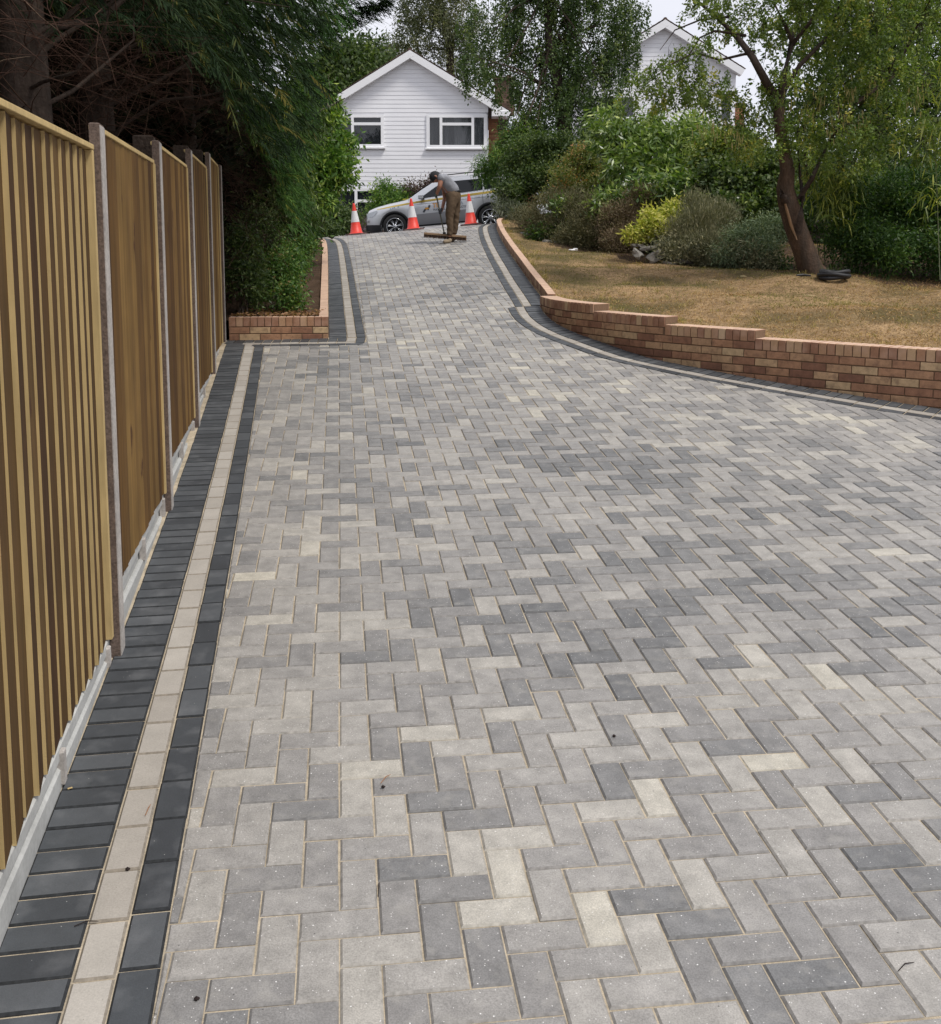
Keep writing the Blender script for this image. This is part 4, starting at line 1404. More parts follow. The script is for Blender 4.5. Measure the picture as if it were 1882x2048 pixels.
plant('laurel_shrub', 'large glossy laurel with pale young leaves below the second white house', 'shrub',
      [lobe(1235, 285, 20, 52), lobe(1300, 295, 20, 58), lobe(1365, 290, 20, 52), lobe(1260, 335, 19.5, 52), lobe(1330, 345, 19.5, 48), lobe(1215, 250, 20.4, 34), lobe(1290, 255, 20.4, 34), lobe(1400, 260, 20.6, 38)],
      LAUR, base=tuple(at(1300, 440, 20)), nc=560, nl=13, cr=.10, L=.17, W=.05, stems=10, stem=.025, droop=.45, tonevar=.2)
plant('laurel_shrub', 'small low laurel growing out of the heather bank', 'shrub',
      [lobe(1212, 408, 18.6, 26), lobe(1235, 395, 18.6, 20), lobe(1192, 418, 18.4, 14)], LAUR, base=tuple(at(1212, 445, 18.7)), nc=60, nl=11, cr=.08, L=.13, W=.045, stems=5, stem=.01)
plant('laurel_shrub', 'drooping large leaved laurel branches above the yellow variegated bush', 'shrub',
      [lobe(1310, 385, 18, 36), lobe(1350, 372, 18, 34), lobe(1285, 372, 18.4, 30)], LAUR, base=tuple(at(1320, 440, 18.2)), nc=110, nl=11, cr=.09, L=.17, W=.05, stems=6, stem=.012, droop=.6, tonebase=.35)
hk = dict(cr=.07, L=.055, W=.010, kind='blade', droop=-.5, outw=1.0, rnd=.55, shell=.7, bend=.1, stems=0)
plant('heather_mound', 'olive brown heather mound nearest the top of the kerb wall', 'heather', [lobe(1105, 425, 20, 50), lobe(1070, 448, 20.3, 34), lobe(1088, 465, 20, 30), lobe(1135, 455, 19.5, 46), lobe(1045, 440, 21, 26)], HEATH,
      base=tuple(at(1100, 490, 20)), nc=900, nl=26, group='heather mounds on the bank', **hk)
plant('heather_mound', 'wide grey brown heather mound in the middle of the bank, left of the yellow bush', 'heather', [lobe(1180, 455, 18.5, 50), lobe(1150, 478, 18.4, 36), lobe(1205, 484, 18.2, 38), lobe(1165, 425, 19, 42), lobe(1130, 485, 18.8, 28)], HEATH,
      base=tuple(at(1180, 505, 18.4)), nc=900, nl=26, group='heather mounds on the bank', **hk)
plant('heather_mound', 'reddish brown heather mound just left of the yellow variegated bush', 'heather', [lobe(1238, 445, 17.8, 50), lobe(1250, 482, 17.4, 40), lobe(1225, 492, 17.4, 34), lobe(1290, 410, 18, 40), lobe(1340, 470, 17.4, 34)], HEATHB,
      base=tuple(at(1240, 510, 17.5)), nc=900, nl=26, group='heather mounds on the bank', **hk)
plant('variegated_bush', 'bright yellow variegated bush standing above the rough stones', 'bush',
      [lobe(1285, 462, 16.4, 20, 14), lobe(1308, 452, 16.4, 20, 13), lobe(1266, 472, 16.3, 14, 9), lobe(1335, 430, 16.8, 18, 10), lobe(1350, 416, 17.0, 14, 9), lobe(1300, 434, 16.6, 14, 10)], YEL, base=tuple(at(1300, 495, 17)),
      nc=230, nl=13, cr=.06, L=.085, W=.034, stems=6, stem=.01, tonebase=.6)
plant('rosemary_bush', 'tall grey green rosemary bush right of the stones', 'bush', [lobe(1395, 460, 16, 56), lobe(1378, 495, 15.9, 44), lobe(1435, 440, 16.2, 46), lobe(1425, 498, 15.8, 46), lobe(1362, 516, 15.8, 26), lobe(1400, 420, 16.4, 40)], ROSE,
      base=tuple(at(1400, 540, 15.9)), nc=1000, nl=24, cr=.06, L=.07, W=.008, kind='blade', droop=-1.3, outw=.6, rnd=.45, shell=.6, bend=.05, stems=0)
plant('juniper_bush', 'spreading blue green juniper left of the leaning tree trunk', 'bush', [lobe(1495, 480, 15.4, 50, 32), lobe(1462, 512, 15.2, 34, 24), lobe(1520, 508, 15.1, 38, 28), lobe(1540, 455, 15.6, 34, 26)], JUNI,
      base=tuple(at(1505, 545, 15.5)), nc=620, nl=26, cr=.07, L=.06, W=.012, kind='blade', outw=1.1, rnd=.5, shell=.6, droop=-.1, stems=3)
plant('leafy_shrub', 'dark mixed foliage shrub behind the juniper, left of the leaning trunk', 'shrub', [lobe(1480, 385, 17.5, 60), lobe(1430, 370, 18, 50), lobe(1530, 420, 17, 50), lobe(1540, 360, 17.5, 50), lobe(1450, 430, 17, 40)], DKG,
      base=tuple(at(1490, 500, 17.3)), nc=560, nl=30, cr=.11, L=.085, W=.055, stems=6, tonebase=.6)
plant('leafy_shrub', 'pale green shrub with blossom white leaf tips below the corner of the second house', 'shrub', [lobe(1420, 310, 18.6, 46), lobe(1470, 300, 18.4, 48), lobe(1500, 335, 18, 40), lobe(1400, 340, 18.6, 30)], LABU,
      base=tuple(at(1450, 460, 18.5)), nc=360, nl=30, cr=.10, L=.07, W=.04, stems=6, tonebase=.6)

# ---- low mixed growth that ties the bank together
for nm_, mm, cc, kw in (('undergrowth', BOX, [(1070 + 26 * q, 470 + 3.4 * q, 19.8 - .26 * q, 22, 22) for q in range(20)], dict(L=.07, W=.028)),
                        ('leafy_undergrowth', LAUR, [(1130 + 31 * q, 418 + 8 * sin(q * 2.1), 19.6 - .22 * q, 22, 18) for q in range(13)], dict(L=.10, W=.04)),
                        ('mixed_undergrowth', ROSE, [(1330 + 24 * q, 500 + 3 * q + 9 * sin(q * 1.7), 15.9 - .12 * q, 24, 24) for q in range(10)], dict(L=.07, W=.016))):
    Lb_ = rough_lobes([lobe(*c_) for c_ in cc])
    part, C, ct = crown(Lb_, 420, 22, .08, kw['L'], kw['W'], droop=.1, shell=.3, tonevar=.3)
    build_np(nm_, [part], mm, None, kind='stuff')
# ---- longer tufts in the lawn
TP = []
while len(TP) < 150:
    x = random.uniform(1.0, 7.5); y = random.uniform(7, 19)
    if inpoly(LPOLY, x, y) and not inbed(x, y) and x / y < .5:
        TP.append((x, y))
for i in range(90):
    s_ = random.uniform(.2, RL.len - 1); p_ = RL.at(s_) - RL.nrm(s_) * (.24 + abs(random.gauss(0, .05)))
    TP.append((p_.x, p_.y))
    s_ = random.uniform(1, RU.len); p_ = RU.at(s_) - RU.nrm(s_) * (.14 + abs(random.gauss(0, .05)))
    TP.append((p_.x, p_.y))
TP = np.repeat(np.array(TP), 16, 0); nTP = len(TP)
TQ = TP + rng.normal(size=(nTP, 2)) * .03
TZ = np.array([lawn_s(x, y) for x, y in TQ])
build_np('grass_tufts', [blades(np.column_stack([TQ, TZ]), rng.normal(size=(nTP, 3)) * np.array([.5, .5, .2]) + np.array([0, 0, 1.]), .085, .005, rng.uniform(0, 1, nTP), bend=.6)],
         G('tuft_grass', gain=1.0, ramp=[(0, (.12, .13, .04)), (.5, (.30, .25, .10)), (1, (.55, .45, .22))]), None, kind='stuff')

# ---- leaning laburnum
lr = empty('laburnum_tree', tuple(at(1625, 552, 13.6)), 'leaning laburnum tree with torn reddish bark standing at the back edge of the dry lawn', 'tree')
mb = MB()
mb.tube(pxl((1640, 566, 13.6), (1622, 540, 13.6), (1608, 500, 13.6), (1590, 450, 13.6), (1576, 405, 13.6), (1570, 375, 13.6), (1575, 340, 13.6), (1567, 300, 13.6), (1558, 250, 13.6), (1556, 210, 13.6), (1560, 180, 13.6)),
        [.21, .165, .145, .138, .13, .115, .09, .078, .072, .068, .055], n=14)
tk = mb.build('trunk', BARKR, lr, smooth=True)
me = tk.data
for v in me.vertices:
    n_ = noise.noise(Vector((v.co.x * 9, v.co.y * 9, v.co.z * 3)))
    v.co += Vector((n_ * .03, n_ * .02, 0))
mb = MB()
mb.tube(pxl((1566, 392, 13.46), (1574, 420, 13.44), (1583, 452, 13.44), (1594, 480, 13.43)), [.008, .018, .020, .006], n=6)
mb.build('bare_patch', BAREW, tk, smooth=True)
LIMBS = [([(1572, 405), (1566, 392), (1560, 380)], .07),
         ([(1556, 215), (1530, 160), (1505, 115), (1478, 78), (1445, 45), (1410, 15), (1370, -20)], .062),
         ([(1480, 80), (1460, 66), (1430, 62), (1400, 75), (1378, 110), (1368, 150)], .022),
         ([(1558, 215), (1568, 150), (1580, 100), (1588, 60), (1600, 30), (1605, -30)], .05),
         ([(1588, 85), (1570, 50), (1550, 10), (1540, -30)], .03),
         ([(1585, 90), (1620, 45), (1640, 10), (1650, -30)], .032),
         ([(1562, 190), (1600, 130), (1650, 80), (1668, 40), (1690, -20)], .04),
         ([(1600, 480), (1602, 430), (1606, 395), (1600, 350), (1596, 300)], .05),
         ([(1606, 395), (1625, 355), (1640, 320), (1660, 280), (1690, 240), (1730, 200)], .038),
         ([(1625, 355), (1610, 310), (1622, 270)], .02),
         ([(1730, 200), (1790, 150), (1830, 60), (1860, 0)], .03),
         ([(1445, 45), (1400, 40), (1350, 60), (1320, 100)], .018),
         ([(1500, 110), (1440, 120), (1390, 105), (1340, 130), (1290, 170)], .02)]
mbs = MB()
for pts, r in LIMBS:
    P_ = [at(x, y, 13.6 + .35 * sin(i * 1.3 + x * .01)) for i, (x, y) in enumerate(pts)]
    P_[0].y = 13.6
    mbs.tube(P_, [r * (1 - .8 * i / (len(P_) - 1)) for i in range(len(P_))], n=7)
mbs.build('limb', BARK, lr, smooth=True)
LL = [(1300, 150, 46, 34), (1345, 185, 48, 30), (1405, 165, 50, 36), (1390, 110, 42, 30), (1450, 190, 44, 40), (1440, 30, 50, 34), (1400, 5, 36, 24), (1500, 30, 50, 38), (1530, 70, 30, 34), (1600, 20, 60, 34), (1560, 160, 40, 36),
      (1630, 90, 46, 44), (1690, 60, 56, 50), (1760, 40, 60, 60), (1840, 40, 60, 60), (1690, 160, 60, 50), (1770, 150, 66, 56), (1850, 160, 60, 60), (1640, 190, 50, 44), (1600, 250, 46, 40), (1680, 250, 60, 40), (1760, 250, 60, 50), (1850, 270, 56, 50),
      (1540, 270, 44, 40), (1490, 240, 40, 34), (1700, 320, 50, 30), (1620, 310, 36, 26), (1255, 205, 26, 22), (1340, 110, 30, 20), (1500, 290, 40, 30), (1650, -40, 120, 60), (1800, -40, 120, 60), (1450, -60, 100, 50)]
lobes = [lobe(x, y, 13.2 + .9 * ((i * 37) % 10) / 10, rx, ry, .75) for i, (x, y, rx, ry) in enumerate(LL)]
part, C, ct = crown(lobes, 1450, 30, .075, .052, .026, droop=.35, shell=.3, tonebase=.5, tonevar=.2, line=.16)
build_np('crown', [part], LABU, lr, kind='stuff')
nT = 1100
sel = C[rng.integers(len(C), size=nT)]
Lb = np.array(lobes)
cen = Lb[np.argmin(np.linalg.norm(sel[:, None] - Lb[None, :, :3], axis=2), axis=1), :3]
st = sel + (cen - sel) * .8
build_np('twig', [twigs(st, sel - st, np.linalg.norm(sel - st, axis=1, keepdims=True) * 1.1, .005, np.full(nT, .4))], BARK, lr, kind='stuff')
# hanging seed pods
podm = G('seed_pod', gain=1.0, ramp=[(0, (.16, .15, .06)), (1, (.30, .27, .12))])
nP = 260
pc = np.array([tuple(at(x + rng.normal() * 9, y + rng.normal() * 14, 13.0)) for x, y in [(1577, 200), (1612, 225), (1693, 232), (1703, 180), (1726, 240), (1745, 170), (1480, 270), (1455, 262), (1640, 200), (1835, 200), (1660, 250), (1430, 250), (1400, 255)] for _ in range(20)])
build_np('seed_pod', [blades(pc, rng.normal(size=(nP, 3)) * .15 + np.array([0, 0, -1]), .11, .012, rng.uniform(0, 1, nP), bend=.1)], podm, lr, kind='stuff')

# ---- fine hedge and bamboo at the right
plant('hedge', 'fine leaved dark green hedge at the right, behind the coiled black hose', 'hedge',
      [lobe(1680, 400, 14.6, 55, 60, .6), lobe(1760, 400, 14.6, 70, 70, .6), lobe(1860, 400, 14.4, 70, 80, .6), lobe(1700, 490, 14.3, 60, 62, .6), lobe(1790, 500, 14.0, 70, 62, .6), lobe(1890, 510, 13.8, 70, 60, .6), lobe(1950, 430, 14, 70, 100, .6)],
      BOX, base=tuple(at(1780, 565, 14.2)), nc=1500, nl=30, cr=.09, L=.06, W=.022, stems=0, shell=.35, tonebase=.5)
# a small number of single large leaves in front
BLV = mat('single_leaf', ramp=[(0, (0.10, 0.15, 0.03)), (1, (0.30, 0.32, 0.10))], src='obj', trans=.25, rough=.5)
def bamboo(label, culms, lobes, nc, nsingle, base):
    root = empty('bamboo', base, label, 'bamboo', 'bamboo at the right edge')
    mb = MB()
    for (x0, y0, x1, y1, Y) in culms:
        a = at(x0, y0, Y); b = at(x1, y1, Y); m_ = a.lerp(b, .55) + Vector((.05, 0, .03))
        mb.tube([a, m_, b], [.006, .005, .002], n=6)
    mb.build('culm', mat('culm', (0.07, 0.08, 0.03), rough=.5), root, smooth=True)
    part, C, ct = crown(lobes, nc, 9, .10, .15, .018, droop=.5, shell=.3, kind='blade', bend=.8, outw=.5)
    build_np('foliage', [part], BAMB, root, kind='stuff')
    C2, d2 = clumps([lobes[0], lobes[1]], nsingle, .8)
    for c, d in zip(C2, d2):
        c = c + np.array([0, -.25, 0])
        V, F, T = blades(np.zeros((1, 3)), np.array([[d[0] * .5 + rng.normal() * .5, -.2, -.15 + rng.normal() * .25]]), .26, .034, np.array([.7]), bend=.9)
        me = mesh_np('leaf', V, F, BLV)
        o = bpy.data.objects.new('leaf', me); o.location = c
        link(o, root); o.matrix_parent_inverse = chain(root).inverted()
    return root
bamboo('arching yellow green bamboo at the right edge of the garden', [(1880, 560, 1850, 150, 13), (1905, 560, 1925, 120, 13)],
       [lobe(1860, 250, 12.9, 30, 60, .3), lobe(1870, 390, 12.9, 24, 60, .3), lobe(1830, 300, 13.2, 40, 60, .3), lobe(1900, 150, 13, 40, 70, .4)], 34, 14, tuple(at(1880, 580, 13)))
bamboo('pale bamboo clump behind the leaning laburnum trunk', [(1650, 530, 1625, 270, 14.6), (1665, 530, 1660, 260, 14.6), (1680, 530, 1700, 290, 14.6), (1640, 530, 1600, 300, 14.7)],
       [lobe(1640, 350, 14.3, 38, 40, .3), lobe(1665, 400, 14.1, 34, 40, .3), lobe(1620, 300, 14.5, 34, 34, .3), lobe(1690, 350, 14.3, 40, 40, .3)], 150, 12, tuple(at(1660, 555, 14.6)))
plant('grassy_tuft', 'tuft of long green grass at the foot of the leaning trunk', 'grass tuft', [lobe(1662, 552, 13.3, 14, 6, .1)], DKG, base=tuple(at(1662, 562, 13.3)), nc=8, nl=8, cr=.05, L=.17, W=.012, kind='blade', droop=-1.2, stems=0, tonebase=.3)

# ---- dry grass on the lawn
DRY = G('dry_grass', gain=1.0, ramp=[(0, (0.14, 0.08, 0.034)), (.5, (0.33, 0.215, 0.095)), (1, (0.56, 0.43, 0.22))], trans=.2, rough=.8)
GRN = G('tired_grass', gain=1.0, ramp=[(0, (0.10, 0.105, 0.032)), (1, (0.24, 0.235, 0.085))], trans=.2, rough=.8)
GP, GT = [], []
tries = 0
while len(GP) < 70000 and tries < 500000:
    tries += 1
    x = random.uniform(.6, 8.5); y = random.uniform(6.2, 22)
    if y > 9.5 and random.random() > (9.5 / y) ** 2:
        continue
    if not (x / y < .52) or not inpoly(LPOLY, x, y):
        continue
    GP.append((x, y))
GP = np.array(GP)
gz_l = np.array([lawnz(x, y) + .018 * noise.noise(Vector((x * 2.2, y * 2.2, 0))) for x, y in GP])
cl = np.array([noise.noise(Vector((x * .9, y * .9, 4.0))) + .10 * (y - 11) / 3 + .25 * noise.noise(Vector((x * 4, y * 4, 1))) for x, y in GP])
P = np.column_stack([GP, gz_l - .004])
sel = cl + rng.normal(0, .12, len(P)) < .12
D = rng.normal(size=(len(P), 3)) * np.array([.9, .9, .3]) + np.array([0, 0, .75])
lm = obj('dry_grass', mesh_np('dry_grass', *[q for q in blades(P[sel], D[sel], .042, .0042, rng.uniform(0, 1, sel.sum()), bend=.7)][:2], DRY), None, kind='stuff')
def regrass(name, m_, s, h):
    V, F, T = blades(P[s], D[s], h, .0055, np.clip(rng.normal(.5, .3, s.sum()), 0, 1), bend=.7)
    return obj(name, mesh_np(name, V, F, m_, T), None, kind='stuff')
bpy.data.objects.remove(lm)
regrass('dry_grass', DRY, sel, .055)
regrass('green_grass', GRN, ~sel, .060)
# fallen bamboo leaves and scraps on the lawn
fl = [(1290, 533, 15.6), (1340, 525, 16), (1395, 555, 13.8), (1480, 552, 13.8), (1560, 562, 13), (1585, 555, 13.4), (1690, 552, 13.2), (1720, 558, 12.9), (1780, 570, 12.6), (1810, 574, 12.4), (1850, 572, 12.4), (1865, 578, 12.2),
      (1740, 584, 12.2), (1670, 595, 12), (1838, 588, 12), (1710, 606, 11.6), (1420, 560, 13.6), (1500, 575, 13), (1605, 590, 12.4)]
flroot = mat('fallen_leaf', (0.45, 0.36, 0.19), rough=.7)
for k, (x, y, Y) in enumerate(fl):
    p = at(x, y, Y); z = lawnz(p.x, p.y) + .035
    # slide along the ray onto the lawn
    for _ in range(12):
        t_ = at(x, y, Y); Y += (t_.z - lawnz(t_.x, t_.y) - .035) * 6
    p = at(x, y, Y)
    an = rng.uniform(-.6, .6)
    V, F, T = blades(np.zeros((1, 3)), np.array([[cos(an), sin(an), .06]]), .15, .016, np.array([.5]), bend=.25)
    o = obj('fallen_leaf', mesh_np('fallen_leaf', V, F, flroot), None)
    o.location = p
    o['label'] = 'long dry bamboo leaf lying on the back of the lawn'; o['category'] = 'leaf'; o['group'] = 'fallen bamboo leaves on the lawn'

# ------------------------------------------------------------------ houses
PVC = mat('white_upvc', (0.88, 0.88, 0.89), rough=0.35, spec=0.5)
CLAD = mat('white_cladding', (0.84, 0.84, 0.86), rough=0.45, spec=0.4, noises=((1.2, 0.04, 3, (1, 1, 1)),))
GLASS = mat('window_glass', (0.03, 0.035, 0.04), rough=0.03, spec=1.0, coat=0.5, alpha=0.48)
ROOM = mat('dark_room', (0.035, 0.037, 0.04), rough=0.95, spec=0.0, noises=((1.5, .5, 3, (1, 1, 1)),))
CURT = mat('curtain', (0.58, 0.60, 0.62), rough=0.9, spec=0.05, noises=((26, .25, 2, (1, 1, .02)),))
TILE = mat('roof_tile', ramp=[(0, (0.07, 0.048, 0.04)), (1, (0.14, 0.09, 0.07))], src='attr', rough=.9, noises=((20, .3, 3, (1, 1, 1)),))
HBRICK = mat('house_brick', ramp=[(0, (0.19, 0.08, 0.045)), (.6, (0.30, 0.135, 0.07)), (1, (0.38, 0.19, 0.10))], src='attr', rough=.9, noises=((30, .15, 3, (1, 1, 1)),))
CBRICK = mat('chimney_brick', ramp=[(0, (0.07, 0.05, 0.04)), (.6, (0.13, 0.085, 0.06)), (1, (0.2, 0.14, 0.1))], src='attr', rough=.9, noises=((30, .2, 3, (1, 1, 1)),))
FASC = mat('white_fascia', (0.84, 0.84, 0.85), rough=0.5)

def window(parent, x0, x1, z0, z1, Y, panes, curtain=None):
    """panes: list of (x0, x1, z0, z1) in fractions; one frame with its panes"""
    mb = MB(); fw = .07
    mb.box(((x0 + x1) / 2, Y - .03, z0 + fw / 2), (x1 - x0, .09, fw)); mb.box(((x0 + x1) / 2, Y - .03, z1 - fw / 2), (x1 - x0, .09, fw))
    mb.box((x0 + fw / 2, Y - .03, (z0 + z1) / 2), (fw, .088, z1 - z0 - 2 * fw)); mb.box((x1 - fw / 2, Y - .03, (z0 + z1) / 2), (fw, .088, z1 - z0 - 2 * fw))
    W_, H_ = x1 - x0, z1 - z0
    rects = [(x0 + a * W_, x0 + b * W_, z0 + c * H_, z0 + d * H_) for a, b, c, d in panes]
    for a, b, c, d in rects:      # sash of each pane
        t = .05
        mb.box(((a + b) / 2, Y - .045, c + t / 2), (b - a, .07, t)); mb.box(((a + b) / 2, Y - .045, d - t / 2), (b - a, .07, t))
        mb.box((a + t / 2, Y - .045, (c + d) / 2), (t, .068, d - c - 2 * t)); mb.box((b - t / 2, Y - .045, (c + d) / 2), (t, .068, d - c - 2 * t))
    wd = mb.build('window', PVC, parent)
    for a, b, c, d in rects:
        mb = MB(); mb.box(((a + b) / 2, Y - .03, (c + d) / 2), (b - a - .08, .006, d - c - .08)); mb.build('pane', GLASS, wd)
    mb = MB(); mb.box(((x0 + x1) / 2, Y - .07, z0 - .025), (W_ + .1, .14, .05)); mb.build('sill', PVC, wd)
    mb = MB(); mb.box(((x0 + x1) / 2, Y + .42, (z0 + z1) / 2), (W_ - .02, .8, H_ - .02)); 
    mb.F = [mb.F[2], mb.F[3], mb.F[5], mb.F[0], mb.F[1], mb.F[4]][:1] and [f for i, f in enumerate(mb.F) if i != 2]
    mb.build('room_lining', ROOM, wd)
    if curtain:
        for (a, b) in curtain:
            n = 26; vs = []; fs = []
            for i in range(n + 1):
                x = x0 + (a + (b - a) * i / n) * W_
                y = Y + .10 + .025 * sin(i * 1.9)
                vs += [(x, y, z0 + .05), (x, y, z1 - .05)]
            for i in range(n):
                fs.append((i * 2, i * 2 + 2, i * 2 + 3, i * 2 + 1))
            mb = MB(); mb.add(vs, fs); mb.build('curtain', CURT, wd)
    return wd

def tiles(mb, x0, z0, x1, z1, Y0, Y1, rows=16):
    """roof plane from ridge (x0,z0) to eave (x1,z1) as overlapping courses of tiles"""
    a = Vector((x1 - x0, 0, z1 - z0)); L_ = a.length; a.normalize(); b = Vector((0, 1, 0)); e = a.cross(b)
    if e.z < 0:
        e = -e
    n = int((Y1 - Y0) / .3)
    for r in range(rows):
        for k in range(n):
            c = Vector((x0, Y0 + (k + .5) * (Y1 - Y0) / n, z0)) + a * (L_ * (r + .5) / rows) + e * (.03 + .012 * (k % 2) * 0 + random.uniform(-.004, .004))
            mb.box(c, (L_ / rows * 1.12, .285, .018), ax=((a - e * .04).normalized(), b, (e + a * .04).normalized()), tone=random.random())

def house(label, xc, zr, slope, xl, xr, ze_l, Y, zfoot, wins, board=.1525, xcl=None, xcr=None, depth=9, barge_r=None, barge_l=None):
    """gable facing the camera. xc, zr: ridge; boards between xcl and xcr; barge ends at barge_l, barge_r"""
    root = empty('house', (xc, Y, zfoot), label, 'house')
    roofz = lambda x: zr - slope * abs(x - xc)
    # core wall behind the boards
    mb = MB()
    zt_ = lambda x: roofz(x) - .22
    poly = [(xcl, zfoot - .5), (xcr, zfoot - .5), (xcr, zt_(xcr)), (xc, zt_(xc)), (xcl, zt_(xcl))]
    # cladding boards with a lapped lower edge, cut around the windows
    z = zfoot + .02
    while z < zr - .3:
        zb, zt2 = z, z + board - .004
        segs = [(xcl, xcr)]
        for (a, b, c, d) in wins:
            if zb < d - .01 and zt2 > c + .01:
                segs = [s for (p, q) in segs for s in ((p, min(q, a)), (max(p, b), q)) if s[1] - s[0] > .02]
        for (p, q) in segs:
            def xlim(zz):
                r = (zr - .20 - zz) / slope
                return max(p, xc - r), min(q, xc + r)
            a0, b0 = xlim(zb); a1, b1 = xlim(zt2)
            if b0 - a0 < .05:
                continue
            if b1 < a1:
                a1 = b1 = (a1 + b1) / 2
            mb2 = MB()
            y0 = Y - .022; y1 = Y - .013
            vs = [(a0, y0, zb), (b0, y0, zb), (b0, Y, zb), (a0, Y, zb), (a1, y1, zt2), (b1, y1, zt2), (b1, Y, zt2), (a1, Y, zt2)]
            mb2.add(vs, [(3, 2, 1, 0), (4, 5, 6, 7), (0, 1, 5, 4), (1, 2, 6, 5), (2, 3, 7, 6), (3, 0, 4, 7)])
            mb2.build('cladding_board', CLAD, root)
        z += board
    # wall body: split in pieces so that the window rooms stay open
    mb = MB()
    ws = sorted(wins)
    zsplit = sorted(set([zfoot - .5] + [v for w_ in wins for v in w_[2:]]))
    zs = zsplit + [min(zt_(xcl), zt_(xcr)) - .02]
    zs = sorted(set(zs))
    for za, zb in zip(zs, zs[1:]):
        segs = [(xcl + .01, xcr - .01)]
        for (a, b, c, d) in wins:
            if za < d - .005 and zb > c + .005:
                segs = [s for (p, q) in segs for s in ((p, min(q, a)), (max(p, b), q)) if s[1] - s[0] > .02]
        for p, q in segs:
            mb.box(((p + q) / 2, Y + .12, (za + zb) / 2), (q - p, .2, zb - za))
    gz0 = zs[-1]
    r0 = (zr - .25 - gz0) / slope
    gx0, gx1 = max(xcl + .01, xc - r0), min(xcr - .01, xc + r0)
    vs = [(gx0, Y + .02, gz0), (gx1, Y + .02, gz0), (xc, Y + .02, zr - .25), (gx0, Y + .22, gz0), (gx1, Y + .22, gz0), (xc, Y + .22, zr - .25)]
    mb.add(vs, [(0, 1, 2), (5, 4, 3), (0, 3, 4, 1), (1, 4, 5, 2), (2, 5, 3, 0)])
    for x in (xcl + .1, xcr - .1):
        mb.box((x, Y + .22 + depth / 2, (zfoot - .5 + roofz(x) - .3) / 2), (.2, depth, roofz(x) - .3 - zfoot + .5))
    mb.build('wall', CLAD, root)
    # roof with tiles and barge boards
    mb = MB()
    for sg, xe in ((-1, barge_l), (1, barge_r)):
        tiles(mb, xc, zr, xe, roofz(xe), Y - .32, Y + depth)
    roof = mb.build('roof', TILE, root)
    mb = MB(); mb.tube([(xc, Y - .31, zr + .0), (xc, Y + depth, zr + .0)], .075, n=8, tone=.3); mb.build('ridge_tile', TILE, roof)
    mb = MB()
    for xe in (barge_l, barge_r):
        a = Vector((xc, 0, zr)); b = Vector((xe, 0, roofz(xe)))
        d = (b - a).normalized(); L_ = (b - a).length
        up = Vector((-d.z, 0, d.x)) * (1 if d.x > 0 else -1)
        c = (a + b) / 2 - up * .13
        mb.box((c.x, Y - .305 + .004 * (xe > xc), c.z), (L_, .03, .24), ax=(d, Vector((0, 1, 0)), up))
        c = (a + b) / 2 - up * .235
        mb.box((c.x, Y - .14, c.z), (L_, .30, .02), ax=(d, Vector((0, 1, 0)), up))
    mb.build('barge_board', FASC, roof)
    # deck under the tiles
    mb = MB()
    for xe in (barge_l, barge_r):
        a = Vector((xc, 0, zr)); b = Vector((xe, 0, roofz(xe)))
        d = (b - a).normalized(); up = Vector((-d.z, 0, d.x)) * (1 if d.x > 0 else -1)
        c = (a + b) / 2 - up * .02
        mb.box((c.x, Y + depth / 2 - .14, c.z), ((b - a).length, depth + .25, .04), ax=(d, Vector((0, 1, 0)), up))
    mb.build('roof_deck', TILE, roof)
    return root, roof

w1a = (-4.98, -3.15, 5.25, 6.42)
w1b = (-1.60, .60, 5.22, 6.42)
w1c = (-5.1, -2.5, 2.3, 3.80)
HZF = 1.75
h1, r1 = house('white clad house with gable end, upstairs windows and brown tiled roof beyond the car', -2.17, 8.66, .60, -5.3, .64, 0, 38, HZF,
               [w1a, w1b, w1c], xcl=-5.6, xcr=.64, barge_r=1.46, barge_l=-5.85)
window(h1, *w1a, 38, [(.03, .38, .05, .95), (.38, .97, .05, .715), (.38, .97, .715, .95)])
window(h1, *w1b, 38, [(.03, .24, .05, .95), (.24, .765, .05, .715), (.24, .765, .715, .95), (.765, .97, .05, .95)], curtain=[(.05, .11), (.30, .36), (.46, .74), (.79, .96)])
window(h1, *w1c, 38, [(.03, .35, .05, .95), (.35, .97, .05, .68), (.35, .97, .68, .95)], curtain=None)
# recessed brick side with bricks, box eave and chimney
def brick_panel(name, parent, x0, x1, z0, z1, Y, m, thick=.2):
    mb = MB(); r = 0; z = z0
    while z < z1 - .03:
        x = x0 - (.11 if r % 2 else 0)
        while x < x1:
            a, b = max(x, x0), min(x + .215, x1)
            if b - a > .02:
                mb.box(((a + b) / 2, Y, z + .0325), (b - a, .1, .065), tone=random.random())
            x += .225
        z += .075; r += 1
    o = mb.build(name, m, parent, kind='stuff')
    mb = MB(); mb.box(((x0 + x1) / 2, Y + thick / 2 - .045, (z0 + z1) / 2), (x1 - x0 - .006, thick, z1 - z0 - .01)); mb.build('mortar', MORTAR, o)
    return o
brick_panel('brick_side', h1, .66, 1.02, 3.2, 6.38, 38.5, HBRICK)
brick_panel('brick_side', h1, 1.02, 2.6, 1.4, 6.2, 41.0, HBRICK)
mb = MB(); mb.box((1.08, 38.1, 6.42), (.62, .9, .2), bev=.01); mb.build('box_eave', FASC, r1)
chm = brick_panel('chimney', r1, .98, 1.76, 6.9, 8.3, 42, CBRICK, thick=.6)
mb = MB(); mb.box((1.37, 42.25, 8.33), (.9, .8, .08), tone=.5); mb.box((1.2, 42.25, 8.42), (.2, .2, .14), tone=.9); mb.box((1.55, 42.25, 8.42), (.2, .2, .14), tone=.8); mb.build('chimney_cap', CBRICK, r1)

